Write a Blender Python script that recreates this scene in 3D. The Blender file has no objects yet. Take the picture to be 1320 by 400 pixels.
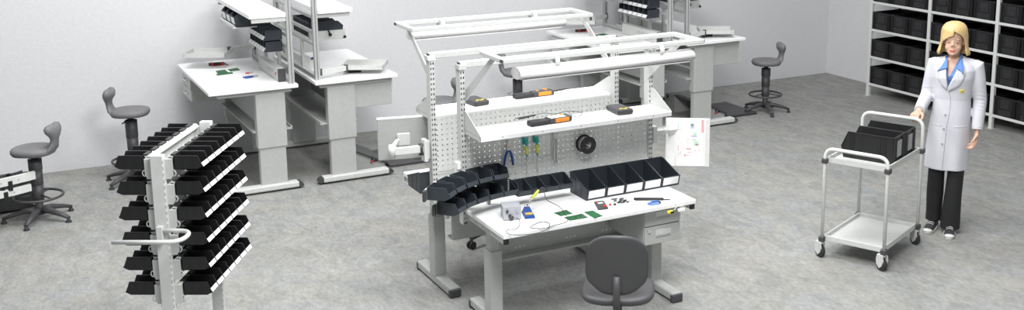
import bpy, bmesh, math, random
from mathutils import Vector, Matrix, Euler
random.seed(7)
PI = math.pi
R = math.radians
C = bpy.context.scene.collection
sc = bpy.context.scene

# ------------------------------------------------------------------ camera, light, exposure
cam_d = bpy.data.cameras.new('camera')
cam = bpy.data.objects.new('camera', cam_d); C.objects.link(cam)
cam.location = (0, 0, 3.0)
cam.rotation_euler = (R(78.57), 0, R(-30))
cam_d.sensor_fit = 'HORIZONTAL'; cam_d.sensor_width = 36
cam_d.lens = 1445.8 / 1320 * 36
cam_d.shift_x = (660 - 779.2) / 1320
cam_d.shift_y = -(200 - 93.9) / 1320
cam_d.clip_end = 100
sc.camera = cam
sc.view_settings.view_transform = 'Standard'
sc.view_settings.look = 'None'
sc.view_settings.exposure = 0.0
sc.view_settings.gamma = 1.0
sc.view_settings.use_curve_mapping = False

w = bpy.data.worlds.new('world'); sc.world = w; w.use_nodes = True
w.node_tree.nodes['Background'].inputs[0].default_value = (0.93, 0.96, 1.0, 1)
w.node_tree.nodes['Background'].inputs[1].default_value = 0.37

def area(name, loc, rot, sx, sy, power, col=(1, 1, 1)):
    d = bpy.data.lights.new(name, 'AREA'); d.shape = 'RECTANGLE'; d.size = sx; d.size_y = sy
    d.energy = power; d.color = col
    o = bpy.data.objects.new(name, d); C.objects.link(o); o.location = loc; o.rotation_euler = rot
    return o
area('front_fill_light', (1.2, 8.2, 5.2), (0, 0, 0), 1.8, 2.2, 235)
area('front_fill_light', (4.4, 6.0, 5.2), (0, 0, 0), 1.8, 1.8, 200)
area('front_fill_light', (2.2, 3.4, 4.6), (R(25), 0, R(-30)), 2.0, 1.4, 290)  # tilted frontal fill, added to brighten the foreground and the faces towards the camera
area('front_fill_light', (6.6, 8.2, 5.2), (0, 0, 0), 1.6, 1.6, 80)

# ------------------------------------------------------------------ materials
def mat(name, col, rough=0.5, metal=0.0, noise=None, bump=None, spec=0.5, coat=0.0):
    m = bpy.data.materials.new(name); m.use_nodes = True
    nt = m.node_tree; b = nt.nodes['Principled BSDF']
    b.inputs['Roughness'].default_value = rough
    b.inputs['Metallic'].default_value = metal
    b.inputs['Specular IOR Level'].default_value = spec
    b.inputs['Coat Weight'].default_value = coat
    tc = nt.nodes.new('ShaderNodeTexCoord')
    n = nt.nodes.new('ShaderNodeTexNoise')
    sca, amt = noise if noise else (30, 0.04)
    n.inputs['Scale'].default_value = sca; n.inputs['Detail'].default_value = 4
    nt.links.new(tc.outputs['Object'], n.inputs['Vector'])
    r = nt.nodes.new('ShaderNodeValToRGB')
    c0 = [max(0, c * (1 - amt)) for c in col]; c1 = [min(1, c * (1 + amt)) for c in col]
    r.color_ramp.elements[0].color = (*c0, 1); r.color_ramp.elements[1].color = (*c1, 1)
    r.color_ramp.elements[0].position = 0.3; r.color_ramp.elements[1].position = 0.7
    nt.links.new(n.outputs['Fac'], r.inputs['Fac'])
    nt.links.new(r.outputs['Color'], b.inputs['Base Color'])
    if bump:
        n2 = nt.nodes.new('ShaderNodeTexNoise'); n2.inputs['Scale'].default_value = bump[0]; n2.inputs['Detail'].default_value = 5
        nt.links.new(tc.outputs['Object'], n2.inputs['Vector'])
        bp = nt.nodes.new('ShaderNodeBump'); bp.inputs['Strength'].default_value = bump[1]; bp.inputs['Distance'].default_value = 0.01
        nt.links.new(n2.outputs['Fac'], bp.inputs['Height']); nt.links.new(bp.outputs['Normal'], b.inputs['Normal'])
    return m

def math_node(nt, op, a, b=None):
    n = nt.nodes.new('ShaderNodeMath'); n.operation = op
    for i, v in enumerate((a, b)):
        if v is None: continue
        if isinstance(v, (int, float)): n.inputs[i].default_value = v
        else: nt.links.new(v, n.inputs[i])
    return n.outputs[0]

def perforated(name, col, px, pz, hx, hz, ox=0.0, oz=0.0, xlim=None):
    """sheet metal with a real see-through hole grid in the object's own x/z"""
    m = mat(name, col, 0.45, 0.0)
    nt = m.node_tree; b = nt.nodes['Principled BSDF']; out = nt.nodes['Material Output']
    tc = nt.nodes.new('ShaderNodeTexCoord'); sp = nt.nodes.new('ShaderNodeSeparateXYZ')
    nt.links.new(tc.outputs['Object'], sp.inputs[0])
    def axis(o, p, h, off):
        u = math_node(nt, 'DIVIDE', math_node(nt, 'ADD', o, off), p)
        f = math_node(nt, 'SUBTRACT', u, math_node(nt, 'FLOOR', u))
        return math_node(nt, 'LESS_THAN', math_node(nt, 'ABSOLUTE', math_node(nt, 'SUBTRACT', f, 0.5)), h / p / 2)
    k = math_node(nt, 'MULTIPLY', axis(sp.outputs[0], px, hx, ox), axis(sp.outputs[2], pz, hz, oz))
    if xlim:
        k = math_node(nt, 'MULTIPLY', k, math_node(nt, 'LESS_THAN', math_node(nt, 'ABSOLUTE', sp.outputs[0]), xlim))
    tr = nt.nodes.new('ShaderNodeBsdfTransparent'); mx = nt.nodes.new('ShaderNodeMixShader')
    nt.links.new(k, mx.inputs[0]); nt.links.new(b.outputs[0], mx.inputs[1]); nt.links.new(tr.outputs[0], mx.inputs[2])
    nt.links.new(mx.outputs[0], out.inputs[0])
    return m

M = {}
M['white'] = mat('white_laminate', (0.86, 0.86, 0.86), 0.4)
M['light'] = mat('light_grey_metal', (0.56, 0.57, 0.55), 0.42)
M['frame'] = mat('pale_grey_paint', (0.65, 0.66, 0.64), 0.45)
M['bench'] = mat('bench_frame_paint', (0.54, 0.55, 0.535), 0.45)
M['lamp'] = mat('lamp_housing', (0.66, 0.66, 0.65), 0.4)
M['grey'] = mat('grey_painted_steel', (0.42, 0.43, 0.415), 0.5)
M['midgrey'] = mat('mid_grey_steel', (0.36, 0.37, 0.36), 0.5)
M['alu'] = mat('anodised_aluminium', (0.50, 0.51, 0.50), 0.38, 0.35)
M['groove'] = mat('profile_groove', (0.20, 0.20, 0.20), 0.6)
M['black'] = mat('black_plastic', (0.012, 0.012, 0.013), 0.45)
M['blackrim'] = mat('worn_black_plastic', (0.022, 0.022, 0.024), 0.4)
M['slate'] = mat('slate_plastic', (0.036, 0.043, 0.052), 0.42)
M['rubber'] = mat('dark_rubber', (0.03, 0.03, 0.032), 0.7)
M['pu'] = mat('grey_foam_skin', (0.17, 0.17, 0.175), 0.6, bump=(140, 0.15))
M['dkgrey'] = mat('dark_grey_plastic', (0.055, 0.055, 0.058), 0.5)
M['label'] = mat('white_card', (0.88, 0.88, 0.88), 0.6)
M['green'] = mat('circuit_board_green', (0.01, 0.12, 0.035), 0.35, noise=(160, 0.5))
M['chip'] = mat('board_components', (0.10, 0.16, 0.11), 0.4, noise=(300, 0.5))
M['red'] = mat('red_plastic', (0.65, 0.03, 0.03), 0.4)
M['blue'] = mat('blue_plastic', (0.012, 0.06, 0.27), 0.4)
M['ltblue'] = mat('light_blue_plastic', (0.13, 0.25, 0.55), 0.4)
M['yellow'] = mat('yellow_plastic', (0.80, 0.66, 0.03), 0.4)
M['lime'] = mat('lime_yellow_plastic', (0.60, 0.62, 0.10), 0.4)
M['teal'] = mat('teal_plastic', (0.03, 0.35, 0.32), 0.4)
M['orange'] = mat('orange_plastic', (0.90, 0.27, 0.02), 0.4)
M['steel'] = mat('bright_steel', (0.55, 0.54, 0.52), 0.3, 0.6)
M['chrome'] = mat('chrome', (0.8, 0.8, 0.8), 0.15, 1.0)
M['sponge'] = mat('ochre_sponge', (0.52, 0.38, 0.08), 0.9, bump=(200, 0.4))
M['silver'] = mat('silver_grey_plastic', (0.36, 0.37, 0.40), 0.4)
M['paper'] = mat('paper', (0.86, 0.86, 0.84), 0.7)
M['inkred'] = mat('red_ink', (0.72, 0.38, 0.38), 0.7)
M['inkgreen'] = mat('green_ink', (0.50, 0.70, 0.54), 0.7)
M['inkblue'] = mat('blue_ink', (0.55, 0.57, 0.76), 0.7)
M['skin'] = mat('skin', (0.62, 0.385, 0.275), 0.6, noise=(20, 0.05))
M['lip'] = mat('lips', (0.55, 0.12, 0.10), 0.4)
M['eye'] = mat('eyes', (0.09, 0.09, 0.12), 0.5)
M['brow'] = mat('brows', (0.48, 0.29, 0.18), 0.7)
M['eyewhite'] = mat('eye_white', (0.40, 0.29, 0.24), 0.5)
M['hair'] = mat('blonde_hair', (0.66, 0.47, 0.21), 0.45, noise=(14, 0.22), bump=(60, 0.25))
M['coat'] = mat('white_cotton', (0.58, 0.58, 0.62), 0.75, noise=(8, 0.02), bump=(12, 0.25))
M['seam'] = mat('grey_seam', (0.36, 0.36, 0.40), 0.8)
M['shirt'] = mat('blue_cotton', (0.105, 0.225, 0.52), 0.7, bump=(20, 0.2))
M['trouser'] = mat('black_cloth', (0.012, 0.012, 0.013), 0.8, bump=(30, 0.2))
M['shoewhite'] = mat('white_rubber', (0.72, 0.72, 0.70), 0.5)
M['peg'] = perforated('perforated_steel', (0.60, 0.61, 0.59), 0.0355, 0.0355, 0.0085, 0.0085)
M['slot'] = perforated('slotted_steel', (0.53, 0.54, 0.525), 0.017, 0.034, 0.0085, 0.015, ox=0.0, xlim=0.017)

def floor_mat():
    m = bpy.data.materials.new('speckled_concrete'); m.use_nodes = True
    nt = m.node_tree; b = nt.nodes['Principled BSDF']; b.inputs['Roughness'].default_value = 0.62
    b.inputs['Specular IOR Level'].default_value = 0.3
    tc = nt.nodes.new('ShaderNodeTexCoord')
    def noise(scale, det, stretch, rz=0.0, dist=0.0):
        mp = nt.nodes.new('ShaderNodeMapping'); mp.inputs['Scale'].default_value = stretch; mp.inputs['Rotation'].default_value = (0, 0, rz)
        nt.links.new(tc.outputs['Object'], mp.inputs[0])
        n = nt.nodes.new('ShaderNodeTexNoise'); n.inputs['Scale'].default_value = scale; n.inputs['Detail'].default_value = det
        n.inputs['Roughness'].default_value = 0.65; n.inputs['Distortion'].default_value = dist
        nt.links.new(mp.outputs[0], n.inputs['Vector']); return n
    def ramp(fac, stops):
        r = nt.nodes.new('ShaderNodeValToRGB')
        r.color_ramp.elements[0].position = stops[0][0]; r.color_ramp.elements[0].color = (*stops[0][1], 1)
        r.color_ramp.elements[1].position = stops[-1][0]; r.color_ramp.elements[1].color = (*stops[-1][1], 1)
        for p, c in stops[1:-1]:
            e = r.color_ramp.elements.new(p); e.color = (*c, 1)
        nt.links.new(fac, r.inputs[0]); return r.outputs[0]
    def mix(kind, f, a, c):
        n = nt.nodes.new('ShaderNodeMix'); n.data_type = 'RGBA'; n.blend_type = kind
        if isinstance(f, float): n.inputs[0].default_value = f
        else: nt.links.new(f, n.inputs[0])
        nt.links.new(a, n.inputs[6]); nt.links.new(c, n.inputs[7]); return n.outputs[2]
    big = ramp(noise(0.9, 3, (1, 1, 1)).outputs['Fac'], [(0.3, (0.258, 0.258, 0.246)), (0.5, (0.277, 0.277, 0.268)), (0.7, (0.296, 0.293, 0.282))])
    med = ramp(noise(9, 5, (1, 0.5, 1), R(20), 0.6).outputs['Fac'], [(0.3, (0.78, 0.80, 0.80)), (0.5, (1, 1, 1)), (0.72, (1.18, 1.18, 1.16))])
    fine = ramp(noise(42, 4, (1, 0.45, 1), R(-25)).outputs['Fac'], [(0.32, (0.82, 0.82, 0.82)), (0.5, (1, 1, 1)), (0.7, (1.16, 1.16, 1.15))])
    hue = ramp(noise(3.2, 2, (1, 1, 1)).outputs['Color'], [(0.3, (0.96, 1.0, 1.03)), (0.7, (1.03, 1.0, 0.95))])
    scr = ramp(noise(2.2, 2, (0.35, 4.0, 1), R(35), 1.2).outputs['Fac'], [(0.66, (1, 1, 1)), (0.72, (1.2, 1.2, 1.18))])
    c = mix('MULTIPLY', 1.0, big, med); c = mix('MULTIPLY', 1.0, c, fine); c = mix('MULTIPLY', 1.0, c, hue); c = mix('MULTIPLY', 0.6, c, scr)
    nt.links.new(c, b.inputs['Base Color'])
    bp = nt.nodes.new('ShaderNodeBump'); bp.inputs['Strength'].default_value = 0.12
    nt.links.new(noise(60, 4, (1, 1, 1)).outputs['Fac'], bp.inputs['Height']); nt.links.new(bp.outputs[0], b.inputs['Normal'])
    return m
M['floor'] = floor_mat()
M['wall'] = mat('rough_plaster', (0.66, 0.66, 0.672), 0.85, noise=(28, 0.025), bump=(55, 0.18), spec=0.2)

# ------------------------------------------------------------------ mesh helpers
class MB:
    def __init__(s): s.bm = bmesh.new(); s.T = Matrix.Identity(4)
    def v(s, p): return s.bm.verts.new(s.T @ Vector(p))
    def f(s, vs, smooth=False):
        try:
            fc = s.bm.faces.new(vs); fc.smooth = smooth; return fc
        except ValueError: return None
    def box(s, x0, x1, y0, y1, z0, z1, bev=0.0, seg=1):
        v = [s.v((x, y, z)) for x in (x0, x1) for y in (y0, y1) for z in (z0, z1)]
        fs = [s.f([v[i] for i in q]) for q in ((0, 1, 3, 2), (4, 6, 7, 5), (0, 4, 5, 1), (2, 3, 7, 6), (0, 2, 6, 4), (1, 5, 7, 3))]
        if bev > 0:
            es = list({e for f in fs for e in f.edges})
            bmesh.ops.bevel(s.bm, geom=es, offset=bev, segments=seg, affect='EDGES', profile=0.5)
        return s
    def cbox(s, c, sz, rot=None, bev=0.0, seg=1):
        T0 = s.T
        s.T = T0 @ Matrix.Translation(c) @ (rot.to_matrix().to_4x4() if rot else Matrix.Identity(4))
        a, b, d = sz[0] / 2, sz[1] / 2, sz[2] / 2
        s.box(-a, a, -b, b, -d, d, bev, seg); s.T = T0; return s
    def prism(s, poly, axis, a, b):
        def P(u, w, t):
            return {'x': (t, u, w), 'y': (u, t, w), 'z': (u, w, t)}[axis]
        A = [s.v(P(u, w_, a)) for u, w_ in poly]; B = [s.v(P(u, w_, b)) for u, w_ in poly]
        s.f(A); s.f(B[::-1]); n = len(poly)
        for i in range(n): s.f([A[i], B[i], B[(i + 1) % n], A[(i + 1) % n]])
        return s
    def loft(s, rings, cap0=True, cap1=True, closed=True, smooth=True):
        V = [[s.v(p) for p in r] for r in rings]; n = len(V[0])
        for a, b in zip(V, V[1:]):
            for i in range(n if closed else n - 1):
                j = (i + 1) % n; s.f([a[i], a[j], b[j], b[i]], smooth)
        if cap0: s.f(V[0][::-1])
        if cap1: s.f(V[-1])
        return s
    def tube(s, pts, r, n=10, closed=False, cap=True, flat=1.0):
        pts = [Vector(p) for p in pts]; m = len(pts)
        rs = r if isinstance(r, (list, tuple)) else [r] * m
        tan = []
        for i in range(m):
            if closed: t = pts[(i + 1) % m] - pts[i - 1]
            else: t = pts[min(i + 1, m - 1)] - pts[max(i - 1, 0)]
            tan.append(t.normalized())
        up = Vector((0, 0, 1)) if abs(tan[0].z) < 0.9 else Vector((1, 0, 0))
        nrm = (up - tan[0] * up.dot(tan[0])).normalized(); rings = []
        for i in range(m):
            nrm = (nrm - tan[i] * nrm.dot(tan[i])).normalized(); bi = tan[i].cross(nrm)
            rings.append([pts[i] + nrm * (rs[i] * flat * math.cos(2 * PI * k / n)) + bi * (rs[i] * math.sin(2 * PI * k / n)) for k in range(n)])
        if closed: rings.append(rings[0]); s.loft(rings, False, False)
        else: s.loft(rings, cap, cap)
        if closed: bmesh.ops.remove_doubles(s.bm, verts=s.bm.verts[:], dist=1e-6)
        return s
    def cyl(s, p0, p1, r0, r1=None, n=16):
        return s.tube([p0, p1], [r0, r0 if r1 is None else r1], n)
    def lathe(s, prof, c=(0, 0, 0), n=20):
        rings = [[(c[0] + r * math.cos(2 * PI * k / n), c[1] + r * math.sin(2 * PI * k / n), c[2] + z) for k in range(n)] for r, z in prof]
        return s.loft(rings)
    def ball(s, c, rad, nu=16, nv=10, rot=None):
        rx, ry, rz = rad if isinstance(rad, (tuple, list)) else (rad,) * 3
        Q = rot.to_matrix() if rot else Matrix.Identity(3); c = Vector(c)
        rings = []
        for j in range(1, nv):
            t = PI * j / nv
            rings.append([c + Q @ Vector((rx * math.sin(t) * math.cos(2 * PI * k / nu), ry * math.sin(t) * math.sin(2 * PI * k / nu), -rz * math.cos(t))) for k in range(nu)])
        return s.loft(rings)
    def mesh(s, name):
        bmesh.ops.recalc_face_normals(s.bm, faces=s.bm.faces[:])
        me = bpy.data.meshes.new(name); s.bm.to_mesh(me); s.bm.free(); return me
    def build(s, name, m, parent=None, loc=None, rot=None):
        me = s.mesh(name); me.materials.append(m if not isinstance(m, str) else M[m])
        return link(name, me, parent, loc, rot)

def link(name, me, parent=None, loc=None, rot=None):
    o = bpy.data.objects.new(name, me); C.objects.link(o)
    if parent: o.parent = parent
    if loc: o.location = loc
    if rot: o.rotation_euler = rot
    return o

def tag(o, label=None, cat=None, group=None, kind=None):
    if label: o['label'] = label
    if cat: o['category'] = cat
    if group: o['group'] = group
    if kind: o['kind'] = kind
    return o

def thing(name, label, cat, loc=(0, 0, 0), rz=0.0, group=None):
    o = bpy.data.objects.new(name, None); C.objects.link(o); o.empty_display_size = 0.1
    o.location = loc; o.rotation_euler = (0, 0, rz)
    return tag(o, label, cat, group)

KIDS = {}
def kids(o): return [c for c in C.objects if c.parent is o]

def dup(root, loc=None, rz=None, label=None, group=None, tilt=None):
    r = root.copy(); C.objects.link(r)
    if loc is not None: r.location = loc
    if rz is not None: r.rotation_euler = (tilt or 0, 0, rz)
    if label: r['label'] = label
    if group: r['group'] = group
    out = {}
    for ch in kids(root):
        c = ch.copy(); C.objects.link(c); c.parent = r; out.setdefault(ch.name.split('.')[0], []).append(c)
        for g in kids(ch):
            d = g.copy(); C.objects.link(d); d.parent = c
    return r, out

def arc(c, r, a0, a1, n, z=0.0):
    return [(c[0] + r * math.cos(a0 + (a1 - a0) * i / n), c[1] + r * math.sin(a0 + (a1 - a0) * i / n), z) for i in range(n + 1)]

def fillet(pts, r, n=6):
    P = [Vector(p) for p in pts]; out = [P[0]]
    for i in range(1, len(P) - 1):
        a = (P[i - 1] - P[i]); b = (P[i + 1] - P[i]); rr = min(r, a.length * 0.49, b.length * 0.49)
        p0 = P[i] + a.normalized() * rr; p1 = P[i] + b.normalized() * rr
        for k in range(n + 1):
            t = k / n; out.append(p0 * (1 - t) ** 2 + P[i] * 2 * t * (1 - t) + p1 * t * t)
    out.append(P[-1]); return out

ORD = ['first', 'second', 'third', 'fourth', 'fifth', 'sixth', 'seventh', 'eighth']

# ------------------------------------------------------------------ the room
fl = MB().box(-4, 10.02, -2, 11.36, -0.1, 0).build('floor', 'floor'); tag(fl, kind='structure')
wb = MB().box(-4, 10.12, 11.36, 11.46, -0.1, 3.6).build('wall_back', 'wall'); tag(wb, kind='structure')
wr = MB().box(10.02, 10.12, -2, 11.36, -0.1, 3.6).build('wall_right', 'wall'); tag(wr, kind='structure')

# ------------------------------------------------------------------ open fronted picking bin
def bin_body(L, W, H, hf, t=0.003, fo=0.012, back_ribs=False, slope=0.42):
    """open front bin, back wall at y=0, front towards -y, floor at z=0"""
    b = MB(); h = W / 2
    prof = [(0, 0), (-L + fo, 0), (-L, hf), (-L * (1 - slope) , H), (0, H)]
    for sx in (-1, 1):
        b.prism(prof, 'x', sx * h, sx * (h - t))
        # rolled rim along the top and the slanted edge
        b.prism([(0, H), (-L * (1 - slope), H), (-L, hf), (-L, hf - 0.006), (-L * (1 - slope) - 0.001, H - 0.007), (0, H - 0.007)], 'x', sx * h, sx * (h + t * 0.9))
    b.box(-h, h, -L + fo, 0, 0, t)
    b.box(-h, h, -t, 0, 0, H)
    b.box(-h, h, -0.004, 0.006, H - 0.008, H)
    b.prism([(-L + fo, 0), (-L, hf), (-L + t, hf), (-L + fo + t, 0)], 'x', -h, h)
    b.prism([(-L - 0.002, hf - 0.006), (-L - 0.002, hf), (-L + 0.006, hf), (-L + 0.006, hf - 0.006)], 'x', -h, h)
    for sx in (-1, 1):
        for q in (0.3, 0.62):
            zs = min(H, hf + (H - hf) * (1 - q - 0.004 / L) / slope)
            b.box(sx * h - 0.0015, sx * h + 0.0015, -L * q - 0.004, -L * q + 0.004, 0.004, zs - 0.012)
    if back_ribs:
        for q in (-0.3, 0, 0.3):
            b.box(q * W - 0.005, q * W + 0.005, 0, 0.006, 0.004, H - 0.01)
    return b

def bin_label(L, W, hf, fo=0.012, z0=0.15, z1=0.92, wf=0.9):
    b = MB(); h = W / 2 * wf
    def y(z): return -L + fo - fo * z / hf
    a, c = hf * z0, hf * z1
    b.prism([(y(a) - 0.0012, a), (y(c) - 0.0022, c), (y(c) - 0.0034, c), (y(a) - 0.0024, a)], 'x', -h, h)
    return b

def bin_tip(L, W, H, t=0.003, hook=True, bot=0.74, z0=0.27, l1=0.92, z1=0.56, top=0.80):
    """bin whose sloping front edge runs on into a card holder that looks up"""
    b = MB(); h = W / 2
    prof = [(0, 0), (-L * bot, 0), (-L, H * z0), (-L * l1, H * z1), (-L * top, H), (0, H)]
    for sx in (-1, 1):
        b.prism(prof, 'x', sx * h, sx * (h - t))
        b.prism([(0, H), (-L * top, H), (-L * l1, H * z1), (-L * (l1 - 0.015), H * z1), (-L * (top - 0.01), H - 0.005), (0, H - 0.005)], 'x', sx * h, sx * (h + 0.0012))
        for q in (0.28, 0.62): b.box(sx * h - 0.0012, sx * h + 0.0012, -L * q - 0.004, -L * q + 0.004, 0.004, H - 0.008)
    b.box(-h, h, -L * bot, 0, 0, t); b.box(-h, h, -t, 0, 0, H)
    b.prism([(-L * bot, 0), (-L, H * z0), (-L + 0.004, H * z0 + 0.003), (-L * bot, t)], 'x', -h, h)
    b.prism([(-L, H * z0), (-L * l1, H * z1), (-L * l1 + t, H * z1), (-L + t, H * z0)], 'x', -h, h)
    if hook: b.box(-h * 0.72, h * 0.72, -0.004, 0.020, H - 0.003, H + 0.004, 0.001)
    c = MB(); p, q = Vector((-L + 0.001, H * (z0 + 0.01))), Vector((-L * l1 + 0.001, H * z1))
    c.prism([(p.x - 0.0012, p.y + 0.0006), (q.x - 0.0012, q.y + 0.0006), (q.x - 0.0002, q.y), (p.x - 0.0002, p.y)], 'x', -h * 0.92, h * 0.92)
    return b, c

def tip_kind(L, W, H, m, **kw):
    b, c = bin_tip(L, W, H, **kw)
    me = b.mesh('bin_body'); me.materials.append(M[m]); lm = c.mesh('label_card'); lm.materials.append(M['label'])
    return me, lm, m

def make_bin(kind, label, cat='bin', loc=(0, 0, 0), rz=0.0, group=None):
    mp, lp, mm = kind
    r = thing('storage_bin', label, cat, loc, rz, group)
    link('bin_body', mp, r)
    if lp: link('label_card', lp, r)
    return r

def bin_kind(L, W, H, hf, m, label=True, **kw):
    lk = {k: kw.pop(k) for k in ('z0', 'z1', 'wf') if k in kw}
    fo = kw.get('fo', 0.012)
    me = bin_body(L, W, H, hf, **kw).mesh('bin_body'); me.materials.append(M[m])
    lm = None
    if label:
        lm = bin_label(L, W, hf, fo, **lk).mesh('label_card'); lm.materials.append(M['label'])
    return me, lm, m

KB_STAND = tip_kind(0.150, 0.094, 0.073, 'black', bot=0.80, z0=0.20, l1=0.93, z1=0.46, top=0.83)
KB_SMALL = bin_kind(0.140, 0.097, 0.078, 0.036, 'slate', label=False, slope=0.88)
KB_CURVE = tip_kind(0.152, 0.106, 0.080, 'slate', hook=False)[:1] + (None, 'slate')
KB_BIG = bin_kind(0.240, 0.1435, 0.145, 0.072, 'slate', fo=0.016, slope=0.9, z0=0.2, z1=0.95, wf=0.84)
KB_LIFT = tip_kind(0.168, 0.096, 0.092, 'slate', hook=False, bot=0.93, z0=0.06, l1=0.88, z1=0.40, top=0.86)
KB_TRAY = bin_kind(0.315, 0.178, 0.135, 0.090, 'slate', slope=0.15, back_ribs=True, z0=0.25, z1=0.9, wf=0.72)

# ------------------------------------------------------------------ adjustable double bench (island in the middle)
def tread_post(parent, x, y, ztop):
    p = MB()
    p.box(-0.0175, -0.0145, 0.0, 0.06, 0.62, ztop, 0.001); p.box(0.0145, 0.0175, 0.0, 0.06, 0.62, ztop, 0.001);  p.box(-0.0145, 0.0145, 0.0, 0.06, 0.62, 0.623); p.box(-0.0145, 0.0145, 0.0, 0.06, ztop - 0.003, ztop)
    o = p.build('post', 'bench', parent, (x, y, 0))
    MB().box(-0.0170, 0.0170, -0.0015, 0.0005, 0.64, ztop).build('slotted_face', 'slot', o)
    MB().box(-0.0170, 0.0170, 0.0595, 0.0615, 0.64, ztop).build('slotted_face', 'slot', o)
    MB().prism([(-0.012, ztop + 0.03), (0.045, ztop + 0.03), (0.066, ztop + 0.004), (0.066, ztop), (-0.012, ztop)], 'x', -0.025, 0.025).build('post_cap', 'bench', o)
    return o

def make_bench(label, loc, rz, group):
    t = thing('workbench', label, 'workbench', loc, rz, group)
    HW, Y0, Y1 = 0.695, -0.375, 0.365
    MB().box(-HW, HW, Y0, Y1, 0.694, 0.724, 0.004).build('tabletop', 'white', t)
    for sx in (-1, 1):
        b = MB(); x = sx * (HW - 0.022)
        b.box(x - 0.016, x + 0.016, Y0 + 0.02, Y1 - 0.01, 0.658, 0.694, 0.002)
        r = b.build('side_rail', 'grey', t)
        MB().box(x - 0.017, x + 0.017, Y0 + 0.006, Y0 + 0.022, 0.657, 0.693, 0.003).build('end_cap', 'black', r)
        for q in (-0.2, -0.02, 0.16): MB().cyl((x - 0.018, q, 0.675), (x + 0.018, q, 0.675), 0.006, n=10).build('bolt', 'chrome', r)
        # telescopic leg with a long foot
        lx = sx * 0.60
        g = MB(); g.box(lx - 0.03, lx + 0.03, -0.04, 0.04, 0.44, 0.694, 0.004)
        l = g.build('leg', 'grey', t)
        MB().box(lx - 0.042, lx + 0.042, -0.052, 0.052, 0.06, 0.50, 0.005).build('leg_sleeve', 'grey', l)
        ft = MB(); ft.box(lx - 0.04, lx + 0.04, -0.31, 0.31, 0.012, 0.07, 0.012, 2); fo = ft.build('foot', 'grey', t)
        for sy in (-1, 1): MB().box(lx - 0.042, lx + 0.042, sy * 0.30 - 0.02, sy * 0.30 + 0.02, 0.0, 0.06, 0.008).build('foot_cap', 'dkgrey', fo)
    # cross panel under the top, with cable holes
    mp = MB().box(-0.56, 0.56, 0.17, 0.19, 0.36, 0.66, 0.002); mpo = mp.build('modesty_panel', 'grey', t)
    for x0 in (-0.36, 0.02, 0.30):
        hl = MB()
        for k in range(3): hl.box(x0 + k * 0.03 - 0.007, x0 + k * 0.03 + 0.007, 0.168, 0.1695, 0.405, 0.42)
        hl.build('cable_holes', 'frame', mpo)
    MB().box(-0.56, 0.56, 0.10, 0.17, 0.36, 0.375, 0.002).build('cable_tray', 'grey', t)
    # uprights, top beam
    for sx in (-1, 1): tread_post(t, sx * 0.697, 0.195, 1.635)
    bm_ = MB().box(-0.705, 0.705, 0.199, 0.239, 1.642, 1.682, 0.004); bo = bm_.build('top_beam', 'bench', t)
    for sx in (-1, 1): MB().box(sx * 0.709 - 0.005, sx * 0.709 + 0.005, 0.202, 0.236, 1.645, 1.679, 0.002).build('beam_cap', 'dkgrey', bo)
    # pegboard
    MB().box(-0.679, 0.679, 0.205, 0.207, 0.868, 1.245).build('pegboard', 'peg', t)
    # shelf with turned up lip and gussets
    b = MB(); b.box(-0.695, 0.695, -0.07, 0.195, 1.247, 1.253, 0.001)
    b.box(-0.695, 0.695, -0.074, -0.066, 1.226, 1.255, 0.002); b.box(-0.695, 0.695, 0.19, 0.197, 1.215, 1.253, 0.002)
    so = b.build('shelf', 'white', t)
    for sx in (-1, 1):
        MB().prism([(-0.072, 1.226), (-0.072, 1.258), (0.15, 1.372), (0.197, 1.372), (0.197, 1.226)], 'x', sx * 0.695, sx * 0.692).build('gusset', 'bench', so)
    for k in range(5): MB().cyl((-0.55 + k * 0.275, -0.0735, 1.243), (-0.55 + k * 0.275, -0.0762, 1.243), 0.004, n=8).build('screw', 'midgrey', so)
    # rail that carries the bins
    MB().box(-0.40, 0.679, 0.182, 0.203, 0.845, 0.872, 0.003).box(-0.40, 0.679, 0.186, 0.198, 0.795, 0.862, 0.002).build('bin_rail', 'bench', t)
    # light frame: four rails and two sloping braces
    lf = thing_part('light_frame', t)
    z0, z1 = 1.772, 1.800
    b = MB(); b.box(-0.70, 0.70, -0.43, -0.385, z0, z1, 0.004); b.build('front_rail', 'bench', lf)
    b = MB(); b.box(-0.70, 0.70, -0.125, -0.085, z0, z1, 0.004); b.build('rear_rail', 'bench', lf)
    for sx in (-1, 1):
        MB().box(sx * 0.685 - 0.018, sx * 0.685 + 0.018, -0.387, -0.12, z0 + 0.001, z1 - 0.001, 0.003).build('side_rail', 'bench', lf)
        br = MB().prism([(0.20, 1.43), (0.20, 1.50), (-0.20, 1.772), (-0.26, 1.772)], 'x', sx * 0.676, sx * 0.668)
        br.build('brace', 'bench', lf)
        MB().box(sx * 0.703 - 0.003, sx * 0.703 + 0.003, -0.424, -0.390, z0 + 0.005, z1 - 0.004).build('end_cap', 'dkgrey', lf)
    # lamp hanging on two curved straps
    ring = [(0.055 * math.cos(a) , 0.030 * math.sin(a) ) for a in [2 * PI * k / 16 for k in range(16)]]
    prof = []
    for k in range(20):
        a = 2 * PI * k / 20; y = 0.066 * math.cos(a); z = 0.042 * math.sin(a) if math.sin(a) > 0 else 0.030 * math.sin(a)
        prof.append((y - 0.40, z + 1.700))
    lb = MB().loft([[(x, y, z) for y, z in prof] for x in (-0.61, 0.61)]); lo = lb.build('lamp', 'lamp', t)
    MB().box(-0.58, 0.58, -0.445, -0.355, 1.666, 1.673, 0.001).build('diffuser', 'label', lo)
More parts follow.
